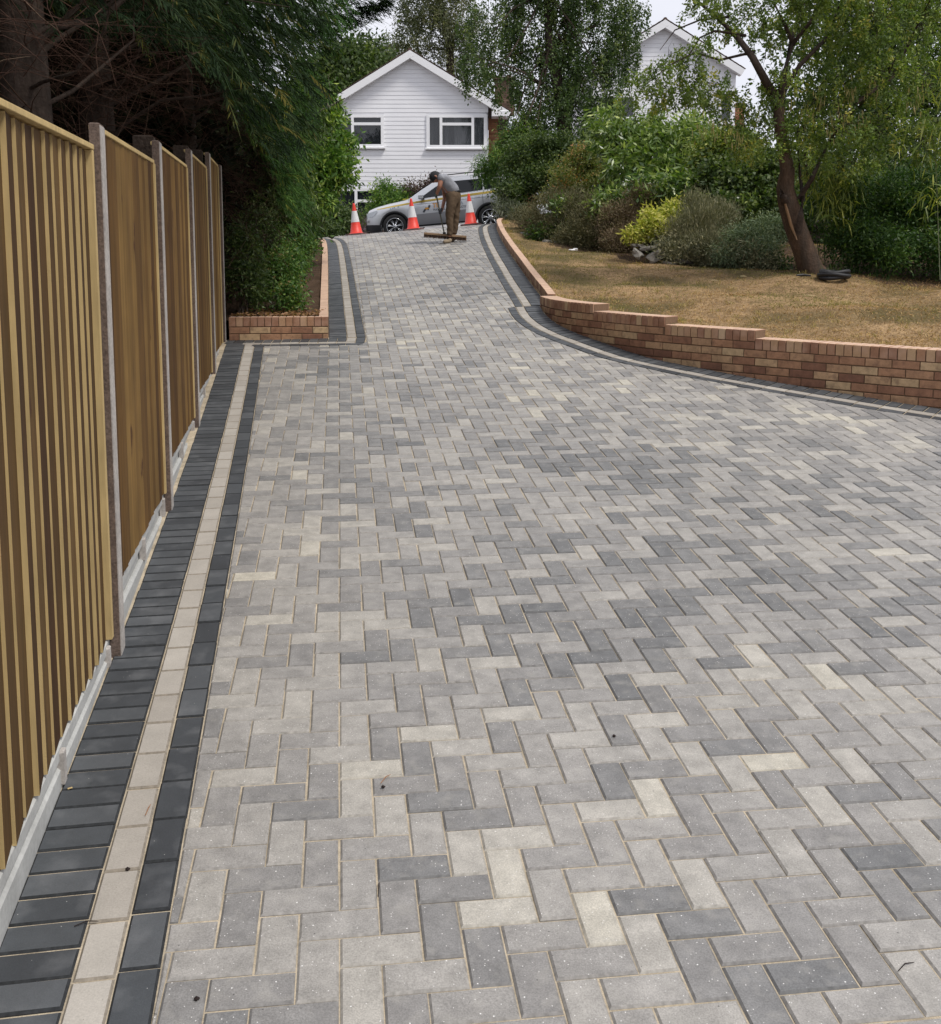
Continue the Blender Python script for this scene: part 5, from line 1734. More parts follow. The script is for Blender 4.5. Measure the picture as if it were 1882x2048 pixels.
w2a = (4.55, 6.0, 6.25, 7.1)
w2b = (9.02, 9.5, 6.1, 7.25)
h2, r2 = house('second white clad house with gable end showing between the birch and the laburnum', 6.95, 9.72, .60, 4, 9.62, 0, 38, 1.75,
               [w2a, w2b], xcl=4.2, xcr=9.6, barge_r=9.85, barge_l=3.9)
window(h2, *w2a, 38, [(.03, .48, .04, .96), (.52, .97, .04, .96)])
window(h2, *w2b, 38, [(.04, .96, .04, .96)], curtain=[(.1, .9)])
brick_panel('brick_side', h2, 9.62, 10.05, 3.5, 6.9, 38.4, HBRICK)
for k in range(1):
    mb = MB(); mb.box((10.2, 38.2, 4.9), (2.2, .5, .12)); mb.build('lean_to_roof', TILE, h2)

# ------------------------------------------------------------------ traffic cones
CRED = mat('cone_red', (0.72, 0.055, 0.035), rough=0.45, spec=0.4, noises=((20, .1, 3, (1, 1, 1)),), coord='obj')
CWHT = mat('cone_sleeve', (0.66, 0.66, 0.66), rough=0.35, spec=0.5, noises=((30, .06, 3, (1, 1, 1)),), coord='obj')
CBAS = mat('cone_base', (0.17, 0.10, 0.095), rough=0.8, coord='obj')
def r_at(z):
    return .150 - (.150 - .028) * z / .71
def cone(loc, label, tilt):
    root = empty('traffic_cone', loc, label, 'traffic cone', 'traffic cones across the top of the drive')
    root.rotation_euler = (0.0, tilt, rng.uniform(-.4, .4))
    def part(name, mb, m):
        o = obj(name, mb.mesh(name, m, True), root, world=False)
        return o
    mb = MB()
    n = 8
    pts = [(sx * (.22 if abs(sx) > abs(sy) else .22) , sy * .22) for sx, sy in ((-1, -.7), (-.7, -1), (.7, -1), (1, -.7), (1, .7), (.7, 1), (-.7, 1), (-1, .7))]
    mb.prism(pts, 0, .035)
    b = obj('base', mb.mesh('base', CBAS), root, world=False)
    mb = MB(); mb.lathe([(.19, .035), (.165, .042), (r_at(.05), .055), (r_at(.30), .30)], 28); part('lower_body', mb, CRED)
    mb = MB(); mb.lathe([(r_at(.295) + .003, .297), (r_at(.56) + .003, .56)], 28); part('reflective_sleeve', mb, CWHT)
    mb = MB(); mb.lathe([(r_at(.555), .556), (r_at(.71), .71), (.024, .738), (.016, .742), (.014, .70)], 28); part('tip', mb, CRED)
for (x, y), Y, lab in (((713, 470.5), 24.4, 'red and white traffic cone furthest left, in front of the white window post'),
                       ((827, 460.5), 24.4, 'red and white traffic cone in front of the front wheel and door of the car'),
                       ((942, 449), 24.4, 'red and white traffic cone right of the man, ahead of the rear wheel')):
    p = at(x, y, Y); z = dz(p.x, p.y) - .002
    cone((p.x, p.y, z), lab, -.08)

# ------------------------------------------------------------------ car
SIL = mat('silver_paint', (0.60, 0.61, 0.63), rough=0.30, spec=0.5, metal=0.35, coat=0.6, coord='obj')
GREYP = mat('grey_lower_panel', (0.30, 0.30, 0.31), rough=0.4, spec=0.5, metal=0.5, coat=0.3, coord='obj')
TRIM = mat('black_trim', (0.022, 0.022, 0.024), rough=0.55, coord='obj')
TINT = mat('tinted_glass', (0.010, 0.012, 0.014), rough=0.04, spec=0.4, coord='obj')
TYRE = mat('tyre_rubber', (0.022, 0.022, 0.022), rough=0.8, coord='obj')
ALLOY = mat('alloy', (0.55, 0.56, 0.58), rough=0.25, metal=0.9, coord='obj')
DARKM = mat('brake_dark', (0.03, 0.03, 0.03), rough=0.7, coord='obj')
YELV = mat('yellow_vinyl', (0.52, 0.37, 0.075), rough=0.4, coord='obj')
LAMP = mat('lamp_lens', (0.42, 0.44, 0.46), rough=0.08, spec=0.9, metal=0.3, coord='obj')
ORNG = mat('orange_vinyl', (0.72, 0.33, 0.05), rough=0.4, coord='obj')
NAVY = mat('dark_vinyl', (0.05, 0.055, 0.07), rough=0.4, coord='obj')
PALE = mat('pale_vinyl', (0.36, 0.40, 0.44), rough=0.4, coord='obj')
REDL = mat('tail_lens', (0.45, 0.02, 0.02), rough=0.1, coord='obj')
K_ = 31.6
fa = at(792, 453, K_)
roll = -atan2(at(982, 435, K_).z - fa.z, at(982, 435, K_).x - fa.x)
car = empty('parked_car', (fa.x, K_ + .965, fa.z - .37), 'silver estate car with yellow side stripe and paving firm lettering, parked beyond the cones', 'car')
car.rotation_euler = (0, roll, 0)
# local x = along the car from the front axle rearwards, y: near side is -0.965
def cp(name, mb, m, smooth=False, parent=None):
    return obj(name, mb.mesh(name, m, smooth), parent or car, world=False)
def prof(K, l):
    return smooth_interp(K, l, .06)
FA, RA = 0.0, 2.933
HOOD = [(-.87, .62), (-.86, .86), (-.80, .93), (-.6, 1.01), (-.2, 1.085), (.25, 1.14), (.50, 1.19), (.62, 1.22), (3.9, 1.30), (4.0, 1.0)]
BELT = [(-.87, .60), (-.85, .82), (-.78, .885), (-.5, .95), (0, 1.02), (.55, 1.09), (1.5, 1.14), (2.6, 1.19), (3.7, 1.24), (3.9, 1.18), (3.99, .9)]
BOT = [(-.88, .32), (-.7, .24), (.5, .30), (2.4, .30), (3.4, .32), (3.9, .36), (4.0, .45)]
WID = [(-.88, .58), (-.82, .70), (-.7, .80), (-.45, .90), (0, .945), (1, .965), (2.9, .965), (3.5, .93), (3.8, .86), (3.98, .74)]
AR = .425
def botz(l):
    z = prof(BOT, l)
    for c in (FA, RA):
        if abs(l - c) < AR:
            z = max(z, .37 + sqrt(AR * AR - (l - c) ** 2) - .0)
    return z
ls = [-.88 + i * (4.87 / 108) for i in range(109)]
def section(l):
    wd = prof(WID, l); zb = botz(l); zh = prof(HOOD, l); zl = prof(BELT, l); zh = max(zh, zl + .005)
    zc = max(zb + .02, .52)
    return [(0, zb), (.5, zb), (wd * .965, zb), (wd * .99, zb + (zl - zb) * .12), (wd * 1.0, zb + (zl - zb) * .4), (wd * .992, zb + (zl - zb) * .72), (wd * .965, zl - .035), (wd * .93, zl), (wd * .78, zl + (zh - zl) * .75), (wd * .45, zh), (0, zh + .01)]
vs, fs = [], []
m_ = None
for l in ls:
    h = section(l)
    ring = [(l, -y, z) for y, z in h] + [(l, y, z) for y, z in reversed(h[1:-1])]
    m_ = len(ring); vs += ring
for i in range(len(ls) - 1):
    for k in range(m_):
        j = (k + 1) % m_
        fs.append((i * m_ + k, (i + 1) * m_ + k, (i + 1) * m_ + j, i * m_ + j))
fs.append(tuple(range(m_))); fs.append(tuple(reversed(range(len(vs) - m_, len(vs)))))
mb = MB(); mb.add(vs, fs)
body = cp('body', mb, SIL, True)
# cabin
ROOF = [(.48, 1.17), (.9, 1.42), (1.25, 1.60), (1.6, 1.70), (2.0, 1.74), (2.8, 1.74), (3.3, 1.70), (3.55, 1.63), (3.8, 1.38), (3.93, 1.2)]
def cab(l):
    wd = prof(WID, l); zb = prof(BELT, l) - .02; zt = max(zb + .02, interp(ROOF, l)); k = min(1, max(.0, (zt - zb) / .55))
    wt = wd * .93 - .20 * k
    return wd * .93, zb, wt, zt
ls2 = [.48 + i * (3.45 / 60) for i in range(61)]
vs, fs = [], []
for l in ls2:
    wb, zb, wt, zt = cab(l)
    h = [(wb, zb), (wb + (wt - wb) * .93, zb + (zt - zb) * .88), (wt - .03, zt - .015), (wt * .6, zt + .01), (0, zt + .02)]
    ring = [(l, -y, z) for y, z in h] + [(l, y, z) for y, z in reversed(h[:-1])]
    m_ = len(ring); vs += ring
for i in range(60):
    for k in range(m_ - 1):
        fs.append((i * m_ + k, (i + 1) * m_ + k, (i + 1) * m_ + k + 1, i * m_ + k + 1))
fs.append(tuple(range(m_))); fs.append(tuple(reversed(range(len(vs) - m_, len(vs)))))
mb = MB(); mb.add(vs, fs)
cp('cabin', mb, SIL, True)
def sidept(l, z, s=-1, o=.006):
    wb, zb, wt, zt = cab(l)
    k = (z - zb) / max(.05, (zt - zb) * .88)
    y = wb + (wt - wb) * .93 * min(max(k, 0), 1.05)
    return (l, s * (y + o), z)
def bodyy(l, z):
    """half width of the body side at height z"""
    h = section(l)[2:8]
    for (y0, z0), (y1, z1) in zip(h, h[1:]):
        if z <= z1:
            t = min(1, max(0, (z - z0) / max(1e-4, z1 - z0)))
            return y0 + (y1 - y0) * t
    return h[-1][0]
def side_patch(name, top, bot, l0, l1, m, fn, n=24, th=.0, parent=None, both=True):
    """strip on the car's side between curves bot(l) and top(l)"""
    for s in ((-1, 1) if both else (-1,)):
        vs, fs = [], []
        for i in range(n + 1):
            l = l0 + (l1 - l0) * i / n
            b, t = bot(l), top(l)
            for q in range(5):
                z = b + (t - b) * q / 4
                vs.append(fn(l, z, s))
        for i in range(n):
            for q in range(4):
                a = i * 5 + q
                f = (a, a + 5, a + 6, a + 1)
                fs.append(f if s < 0 else tuple(reversed(f)))
        mb = MB(); mb.add(vs, fs)
        cp(name, mb, m, True, parent)
gfn = lambda l, z, s: sidept(l, z, s, .008)
wtop = lambda l: cab(l)[1] + (cab(l)[3] - cab(l)[1]) * .84
wbot = lambda l: prof(BELT, l) + .035
def wtopf(l):      # front side window follows the pillar
    return max(wbot(l) + .01, min(wtop(l), interp([(.80, 1.13), (1.05, 1.28), (1.35, 1.46), (1.6, 1.57), (4, 1.57)], l)))
side_patch('side_window', wtopf, wbot, .82, 1.86, TINT, gfn)
side_patch('side_window', lambda l: min(wtop(l), 1.585), wbot, 1.90, 2.78, TINT, gfn)
side_patch('side_window', lambda l: max(wbot(l) + .02, min(wtop(l), interp([(2.8, 1.58), (3.3, 1.55), (3.62, 1.40), (3.7, 1.32)], l))), wbot, 2.83, 3.66, TINT, gfn)
# windscreen and rear screen
for (l0, l1, nm) in ((.56, 1.22, 'windscreen'), (3.62, 3.86, 'rear_window')):
    vs, fs = [], []
    for i in range(9):
        l = l0 + (l1 - l0) * i / 8
        wb, zb, wt, zt = cab(l)
        for q in range(7):
            y = -(wt - .07) + 2 * (wt - .07) * q / 6
            vs.append((l - .012 if nm == 'windscreen' else l + .014, y, zt + .016 + .012 * (1 - (y / wt) ** 2)))
    for i in range(8):
        for q in range(6):
            a = i * 7 + q; fs.append((a, a + 1, a + 8, a + 7))
    mb = MB(); mb.add(vs, fs); cp(nm, mb, TINT, True)
bfn = lambda o: (lambda l, z, s: (l, s * (bodyy(l, z) + o), z))
# yellow line under the windows, lower grey panel, black sill, door gaps
side_patch('yellow_stripe', lambda l: prof([(-.50, .945), (0, 1.005), (.75, 1.075), (1.6, 1.115), (3.5, 1.20)], l), lambda l: prof([(-.50, .925), (0, .96), (.75, 1.015), (1.6, 1.05), (3.5, 1.125)], l), -.50, 3.6, YELV, bfn(.004), n=40)
side_patch('lower_panel', lambda l: .665 + .012 * l, lambda l: .345, .46, 2.47, GREYP, bfn(.005), n=20)
side_patch('sill_trim', lambda l: .345, lambda l: .30, .46, 2.47, TRIM, bfn(.012), n=10)
side_patch('crease_line', lambda l: .962 + .018 * l, lambda l: .950 + .018 * l, .55, 3.3, GREYP, bfn(.0055), n=24)
for l in (.62, 1.80, 2.75):
    zt2 = prof(BELT, l) - .01
    side_patch('door_gap', lambda q, z=zt2: z, lambda q: .33 if l < 2.5 else .80, l, l + .010, TRIM, bfn(.0065), n=1)
for l in (1.52, 2.50):
    side_patch('door_handle', lambda q: .995 + .02 * l, lambda q: .965 + .02 * l, l, l + .17, ALLOY, bfn(.022), n=3)
# arch lips
for c in (FA, RA):
    for s in (-1, 1):
        vs, fs = [], []
        n = 26
        for i in range(n + 1):
            t = pi * (-.02 + 1.04 * i / n)
            for r, o in ((.395, -.03), (.398, .016), (.47, .014), (.472, -.004)):
                l, z = c - r * cos(t), .37 + r * sin(t)
                vs.append((l, s * (bodyy(min(max(l, -.8), 3.9), max(z, .4)) + o), z))
        for i in range(n):
            for q in range(3):
                a = i * 4 + q; fs.append((a, a + 1, a + 5, a + 4))
        mb = MB(); mb.add(vs, fs); cp('arch_trim', mb, TRIM, True)
    mb = MB(); mb.box((c, 0, .60), (.84, 1.6, .40)); cp('wheel_well', mb, DARKM)
# front bumper lower trim, grille, headlight
side_patch('bumper_trim', lambda l: .50 - .1 * (l + .88), lambda l: botz(l) + .005, -.875, -.43, TRIM, bfn(.010), n=10)
mb = MB(); mb.box((-.885, 0, .40), (.05, 1.25, .16), bev=.01); mb.box((-.875, 0, .74), (.05, .55, .17), bev=.02); cp('grille', mb, TRIM)
side_patch('headlight', lambda l: prof([(-.85, .84), (-.5, .905)], l), lambda l: prof([(-.85, .71), (-.62, .72), (-.5, .86)], l), -.855, -.50, LAMP, bfn(.012), n=10)
side_patch('fog_light', lambda l: .63, lambda l: .56, -.86, -.78, LAMP, bfn(.012), n=4)
side_patch('tail_light', lambda l: 1.12, lambda l: .86, 3.72, 3.93, REDL, bfn(.010), n=6)
# mirrors
for s in (-1, 1):
    mb = MB(); mb.box((.88, s * 1.07, 1.185), (.16, .20, .15), bev=.03); mi = cp('door_mirror', mb, SIL)
    mb = MB(); mb.box((.93, s * .96, 1.14), (.10, .14, .05), bev=.01); cp('mirror_arm', mb, TRIM, False, mi)
    mb = MB(); mb.tube([(1.5, s * .68, 1.735), (1.6, s * .68, 1.79), (2.6, s * .68, 1.80), (3.2, s * .68, 1.765), (3.25, s * .68, 1.72)], .016, n=6); cp('roof_rail', mb, TRIM, True)
mb = MB(); mb.box((2.65, -.52, 1.84), (.20, .10, .06), bev=.01); mb.box((2.65, -.52, 1.80), (.06, .06, .05)); cp('roof_foot', mb, TRIM)
mb = MB()
for k in range(3):
    mb.box((.35 + .12 * k, -.55 + .1 * k, prof(HOOD, .35) + .022), (.10, .30, .014), tone=.5)
cp('bonnet_decal', mb, mat('bright_yellow', (0.75, 0.62, 0.05), rough=.4, coord='obj'))
# wheels
def wheel(c, s):
    M = Matrix.Translation((c, s * .83, .37)) @ Matrix.Rotation(radians(90) * (1 if s < 0 else -1), 4, 'X')
    mb = MB(); mb.lathe([(.26, -.11), (.33, -.125), (.365, -.10), (.372, -.05), (.372, .05), (.365, .10), (.33, .125), (.262, .115)], 40, M)
    w_ = cp('wheel', mb, TYRE, True)
    mb = MB(); mb.lathe([(.255, -.10), (.262, .118), (.25, .122), (.238, .10), (.235, .02)], 40, M)
    for k in range(7):
        t = 2 * pi * k / 7 + .22
        for dd in (-.11, .11):
            a = M @ Vector((.055 * cos(t), .055 * sin(t), .085)); b = M @ Vector((.24 * cos(t + dd), .24 * sin(t + dd), .10))
            mb.tube([a, (a + b) / 2, b], [.020, .015, .015], n=5)
    mb.lathe([(.06, .06), (.062, .10), (.045, .108), (.0, .108)], 20, M)
    cp('rim', mb, ALLOY, True, w_)
    mb = MB(); mb.lathe([(.236, .0), (.0, .0)], 30, M); mb.lathe([(.17, .01), (.17, .03), (.08, .03)], 30, M); cp('brake_disc', mb, DARKM, False, w_)
for c in (FA, RA):
    for s in (-1, 1):
        wheel(c, s)
# lettering and emblem on the doors
def text(s_, size, l, z, m, name='lettering', sp=1.0, parent=None):
    cu = bpy.data.curves.new(name, 'FONT')
    cu.body = s_; cu.size = size; cu.extrude = .002; cu.space_character = sp; cu.offset = size * .02
    tmp = bpy.data.objects.new('tmp', cu); COL.objects.link(tmp)
    bpy.context.view_layer.update()
    me = bpy.data.meshes.new_from_object(tmp.evaluated_get(bpy.context.evaluated_depsgraph_get()))
    bpy.data.objects.remove(tmp)
    me.materials.clear(); me.materials.append(m)
    me.name = name
    o = bpy.data.objects.new(name, me)
    o.location = (l, -(bodyy(l + .3, z + .03) + .012), z)
    o.rotation_euler = (radians(90), -.018, 0)
    link(o, parent or car)
    return o
text('TE', .185, 1.21, .83, ORNG, sp=.95)
text('A', .185, 2.02, .85, PALE)
text('PAVING', .085, 1.225, .735, NAVY, sp=1.25)
text('CONTRACTORS', .085, 1.67, .742, NAVY, sp=1.18)
mb = MB()
def dq(pts, t):
    mb.add([(l, -(bodyy(l, z) + .008 + t), z) for l, z in pts], [tuple(range(len(pts)))])
dq([(.885, .735), (.93, .70), (1.045, .83), (1.0, .865)], 0)
dq([(1.03, .80), (1.075, .765), (1.15, .90), (1.10, .935)], 0)
cp('emblem', mb, NAVY)
mb = MB()
dq([(.95, .83), (1.0, .79), (1.10, .81), (1.06, .86)], .003)
cp('emblem_bar', mb, ORNG)
mb = MB()
for k, (l, w_) in enumerate(((-.10, .035), (-.03, .03), (.02, .04), (.14, .05))):
    dq([(l, .895 + .013 * k), (l + w_, .897 + .013 * k), (l + w_, .935 + .013 * k), (l, .933 + .013 * k)], 0)
cp('small_decal', mb, mat('blue_vinyl', (0.22, 0.33, 0.42), rough=.4, coord='obj'))

# ------------------------------------------------------------------ man sweeping
SKIN = mat('skin', (0.36, 0.17, 0.11), rough=0.5, spec=0.35, coord='obj')
TEE = mat('grey_cotton', (0.27, 0.275, 0.30), rough=0.9, spec=0.1, noises=((7, .18, 4, (1, 1, 1)),), bump=(14, .5, .02), coord='obj')
TROU = mat('brown_workwear', (0.115, 0.080, 0.052), rough=0.9, spec=0.1, noises=((6, .25, 4, (1, 1, 1)),), bump=(16, .6, .02), coord='obj')
BOOT = mat('dusty_boot', (0.30, 0.235, 0.16), rough=0.9, coord='obj')
SOLE = mat('boot_sole', (0.06, 0.05, 0.04), rough=0.9, coord='obj')
CAPM = mat('black_cap', (0.022, 0.022, 0.024), rough=0.8, coord='obj')
GLOV = mat('grey_green_glove', (0.12, 0.15, 0.135), rough=0.85, coord='obj')
GLOD = mat('dark_glove', (0.04, 0.045, 0.055), rough=0.85, coord='obj')
PY = 20.0
base_p = at(897.6, 489, PY)
mz = dz(base_p.x, base_p.y)
man = empty('person', (base_p.x, base_p.y, mz), 'man in grey t-shirt, black cap and brown trousers bending over a wide broom', 'person')
kp = PY / FPX / 5.6
def J(cx, cy, y=0.0):
    return Vector(((cx - 1107) * kp, y, (925 - cy) * kp))
def skin(name, joints, edges, m, parent, lv=2, root=0):
    me = bpy.data.meshes.new(name)
    me.from_pydata([j[0] for j in joints], edges, [])
    o = bpy.data.objects.new(name, me)
    COL.objects.link(o)
    mo = o.modifiers.new('s', 'SKIN'); mo.use_smooth_shade = True
    for i, j in enumerate(joints):
        r = j[1]
        me.skin_vertices[0].data[i].radius = r if hasattr(r, '__len__') else (r, r)
        me.skin_vertices[0].data[i].use_root = (i == root)
    ms = o.modifiers.new('u', 'SUBSURF'); ms.levels = lv; ms.render_levels = lv
    bpy.context.view_layer.update()
    me2 = bpy.data.meshes.new_from_object(o.evaluated_get(bpy.context.evaluated_depsgraph_get()))
    bpy.data.objects.remove(o)
    me2.name = name
    me2.materials.clear(); me2.materials.append(m)
    me2.polygons.foreach_set('use_smooth', [True] * len(me2.polygons))
    if name in ('t_shirt', 'trousers'):      # folds of the cloth
        for v in me2.vertices:
            c = v.co
            n_ = noise.noise(Vector((c.x * 9, c.y * 9, c.z * 17 + c.x * 14)))
            v.co += v.normal * (n_ * .016)
    return obj(name, me2, parent, world=False)
pel = J(1160, 405, .02)
waist = J(1138, 335, .02); chest = J(1085, 250, .01); neckb = J(1022, 200, .0); head0 = J(985, 205, 0); 
shN = J(1030, 215, -.17); shF = J(1045, 215, .17)
elN = J(1010, 318, -.22); wrN = J(980, 382, -.10); haN = J(974, 410, -.06)
elF = J(1062, 420, .22); wrF = J(1035, 548, .04); haF = J(1022, 588, -.01)
hipN = J(1140, 440, -.095); hipF = J(1182, 440, .10)
knN = J(1118, 650, -.10); knF = J(1182, 650, .11)
anN = J(1118, 868, -.09); anF = J(1160, 850, .12)
Jn = [(pel, (.15, .12)), (waist, (.135, .115)), (chest, (.16, .12)), (neckb, .062), (head0, .055), (shN, .062), (elN, .044), (wrN, .031), (haN, .03),
      (shF, .062), (elF, .044), (wrF, .031), (haF, .03), (hipN, .085), (knN, .058), (anN, .04), (hipF, .085), (knF, .058), (anF, .04)]
Ed = [(0, 1), (1, 2), (2, 3), (3, 4), (2, 5), (5, 6), (6, 7), (7, 8), (2, 9), (9, 10), (10, 11), (11, 12), (0, 13), (13, 14), (14, 15), (0, 16), (16, 17), (17, 18)]
body_m = skin('body', Jn, Ed, SKIN, man)
# head with face turned down to the broom
mb = MB()
hc = J(962, 205, 0)
hd = Vector((-.55, 0, -.83)).normalized()         # direction the face looks
hu_ = Vector((-.83, 0, .55)).normalized()
hs = Vector((0, 1, 0))
vs, fs = [], []
nu, nv = 20, 14
for j in range(nv + 1):
    ph = pi * j / nv
    for i in range(nu):
        th = 2 * pi * i / nu
        f = sin(ph) * cos(th); sd = sin(ph) * sin(th); u_ = cos(ph)
        rx = .105 * (1 - .06 * (u_ < 0)); ry = .078 * (1 - .18 * max(0, -u_) * max(0, f)); rz_ = .118
        ff = f * rx
        if f > .75 and -.35 < u_ < .05 and abs(sd) < .3:
            ff += .022                                        # nose
        if f > .6 and .05 < u_ < .3 and .15 < abs(sd) < .5:
            ff -= .008                                        # eye sockets
        vs.append(hc + hd * ff + hs * sd * ry + hu_ * (u_ * rz_))
for j in range(nv):
    for i in range(nu):
        fs.append((j * nu + i, j * nu + (i + 1) % nu, (j + 1) * nu + (i + 1) % nu, (j + 1) * nu + i))
mb.add(vs, fs)
for s in (-1, 1):
    mb.tube([hc + hs * s * .076 + hd * -.01 + hu_ * .02, hc + hs * s * .088 + hd * -.018 + hu_ * .0, hc + hs * s * .076 + hd * -.008 + hu_ * -.03], [.012, .017, .010], n=8)
hm = cp_ = obj('head', mb.mesh('head', SKIN, True), man, world=False)
mb = MB()
vs, fs = [], []
for j in range(9):
    ph = pi * .56 * j / 8
    for i in range(nu):
        th = 2 * pi * i / nu
        f = sin(ph) * cos(th); sd = sin(ph) * sin(th); u_ = cos(ph)
        low = .12 if f < .2 else 0
        vs.append(hc + hd * (f * .113) + hs * sd * .086 + hu_ * (u_ * .126 + (-.03 if (f < .3 and j == 8) else 0)))
for j in range(8):
    for i in range(nu):
        fs.append((j * nu + i, j * nu + (i + 1) % nu, (j + 1) * nu + (i + 1) % nu, (j + 1) * nu + i))
mb.add(vs, fs)
pk = hc + hd * .10 + hu_ * .03
mb.box(pk + hd * .03, (.075, .13, .012), ax=(hd, hs, hu_), bev=.004)
obj('cap', mb.mesh('cap', CAPM, True), hm, world=False)
# shirt with short sleeves
skin('t_shirt', [(J(1172, 398, .02), (.165, .15)), (J(1150, 345, .02), (.17, .15)), (chest, (.185, .16)), (J(1040, 208, 0), (.10, .105)), (shN + Vector((0, -.005, 0)), .085), (J(1012, 262, -.20), .074), (shF, .085), (J(1052, 275, .2), .074)],
     [(0, 1), (1, 2), (2, 3), (2, 4), (4, 5), (2, 6), (6, 7)], TEE, man)
skin('trousers', [(J(1160, 345, .02), (.150, .14)), (J(1168, 420, .01), (.178, .16)), (hipN + Vector((.01, 0, -.02)), .122), (knN.lerp(hipN, .5), .102), (knN, .078), (knN.lerp(anN, .5) + Vector((.01, 0, 0)), .068), (J(1118, 852, -.09), .064),
                  (hipF + Vector((.0, 0, -.02)), .115), (knF.lerp(hipF, .5), .098), (knF, .080), (knF.lerp(anF, .5), .074), (J(1160, 838, .12), .066)],
     [(0, 1), (1, 2), (2, 3), (3, 4), (4, 5), (5, 6), (1, 7), (7, 8), (8, 9), (9, 10), (10, 11)], TROU, man)
mb = MB()
bc = J(1166, 375, .01)
bx = Vector((.92, 0, .28)).normalized(); 
ring = []
for i in range(24):
    t = 2 * pi * i / 24
    ring.append(bc + bx * cos(t) * .128 + Vector((0, 1, 0)) * sin(t) * .150)
ring.append(ring[0])
mb.tube(ring, .018, n=6, cap=False); obj('belt', mb.mesh('belt', CAPM, True), man, world=False)
for (an, toe) in ((anN, J(1030, 938, -.13)), (anF, J(1085, 918, .13))):
    heel = Vector((an.x + .03, an.y, toe.z + .005))
    b_ = skin('boot', [(an + Vector((0, 0, -.01)), .052), (heel + Vector((-.02, 0, .045)), .05), (heel.lerp(toe, .5) + Vector((0, 0, .045)), (.05, .05)), (toe + Vector((.02, 0, .035)), (.045, .036))], [(0, 1), (1, 2), (2, 3)], BOOT, man)
    mb = MB(); c = heel.lerp(toe, .5); d_ = (toe - heel).normalized()
    mb.box(c + Vector((0, 0, -.002)), ((toe - heel).length + .08, .09, .02), ax=(d_, Vector((0, 1, 0)), Vector((-d_.z, 0, d_.x))), bev=.006)
    obj('sole', mb.mesh('sole', SOLE), b_, world=False)
# broom handle line, and hands that close round it
h_top = J(968, 385, -.07); h_bot = J(1060, 838, -.02)
hdir = (h_bot - h_top).normalized()
def hand(c, m, toward, nm):
    """gloved hand gripping the handle at c; toward = direction to the wrist"""
    pts = [(toward, .030), (c + (toward - c) * .35, .030), (c + (toward - c).normalized() * .02, .034)]
    h_ = skin(nm, pts, [(0, 1), (1, 2)], m, man, lv=1)
    side = hdir.cross((toward - c).normalized()).normalized()
    back = side.cross(hdir).normalized()
    for k in range(4):
        o_ = c + hdir * (-.030 + .021 * k)
        P_ = [o_ + back * .028 + side * .006, o_ + back * .012 + side * .028, o_ - back * .016 + side * .024, o_ - back * .026 + side * .0, o_ - back * .014 - side * (.018 - .003 * (k == 3))]
        mb = MB(); mb.tube(P_, [.0105, .010, .0095, .009, .007], n=7); obj('finger', mb.mesh('finger', m, True), h_, world=False)
    o_ = c - hdir * .045
    mb = MB(); mb.tube([o_ + back * .03, o_ + back * .012 - side * .024, o_ - back * .014 - side * .02], [.012, .011, .008], n=7); obj('thumb', mb.mesh('thumb', m, True), h_, world=False)
cN = h_top + hdir * .045
cF = h_top.lerp(h_bot, .44)
hand(cN, GLOV, wrN, 'glove'); hand(cF, GLOD, wrF, 'glove')
man_base = Vector((base_p.x, base_p.y, mz))
# broom: a thing of its own
br = empty('broom', man_base + J(1065, 860, -.02), 'wide platform broom with wooden head and dark bristles, held by the man', 'broom')
off = -J(1065, 860, -.02)
BWOOD = mat('broom_wood', (0.26, 0.17, 0.10), rough=.8, noises=((8, .2, 3, (1, 1, 1)),), coord='obj')
BRIS = mat('broom_bristle', ramp=[(0, (0.055, 0.03, 0.02)), (1, (0.13, 0.08, 0.055))], rough=.9, coord='obj')
HAND_ = mat('broom_handle', ramp=None, base=(0.10, 0.095, 0.07), rough=.6, noises=((4, .3, 3, (1, 1, 1)),), coord='obj')
mb = MB(); mb.tube([h_top - hdir * .06 + off, h_bot + off], .0135, n=10); obj('handle', mb.mesh('handle', HAND_, True), br, world=False)
e1, e2 = J(832, 828, -.04) + off, J(1302, 868, .02) + off
hx = (e2 - e1).normalized(); hz = Vector((0, 0, 1)); hy = hz.cross(hx).normalized(); hz = hx.cross(hy)
cc = (e1 + e2) / 2
mb = MB(); mb.box(cc + hz * .012, ((e2 - e1).length, .075, .042), ax=(hx, hy, hz), bev=.006); obj('head', mb.mesh('head', BWOOD), br, world=False)
mb = MB(); mb.box(J(1058, 822, -.02) + off, (.06, .05, .05), ax=(hx, hy, hz), bev=.01); obj('socket', mb.mesh('socket', TRIM), br, world=False)
nb_s = 1500
Pq = np.array([tuple(cc)]) + np.outer(rng.uniform(-.5, .5, nb_s) * (e2 - e1).length, np.array(hx)) + np.outer(rng.uniform(-.032, .032, nb_s), np.array(hy)) + np.array(hz) * -.008
Dq = rng.normal(size=(nb_s, 3)) * .10 + np.array([0, 0, -1])
V, F, T = blades(Pq, Dq, .062, .006, rng.uniform(0, 1, nb_s), bend=.1)
o = obj('bristles', mesh_np('bristles', V, F, BRIS, np.clip(T, 0, 1)), br, world=False, kind='stuff')

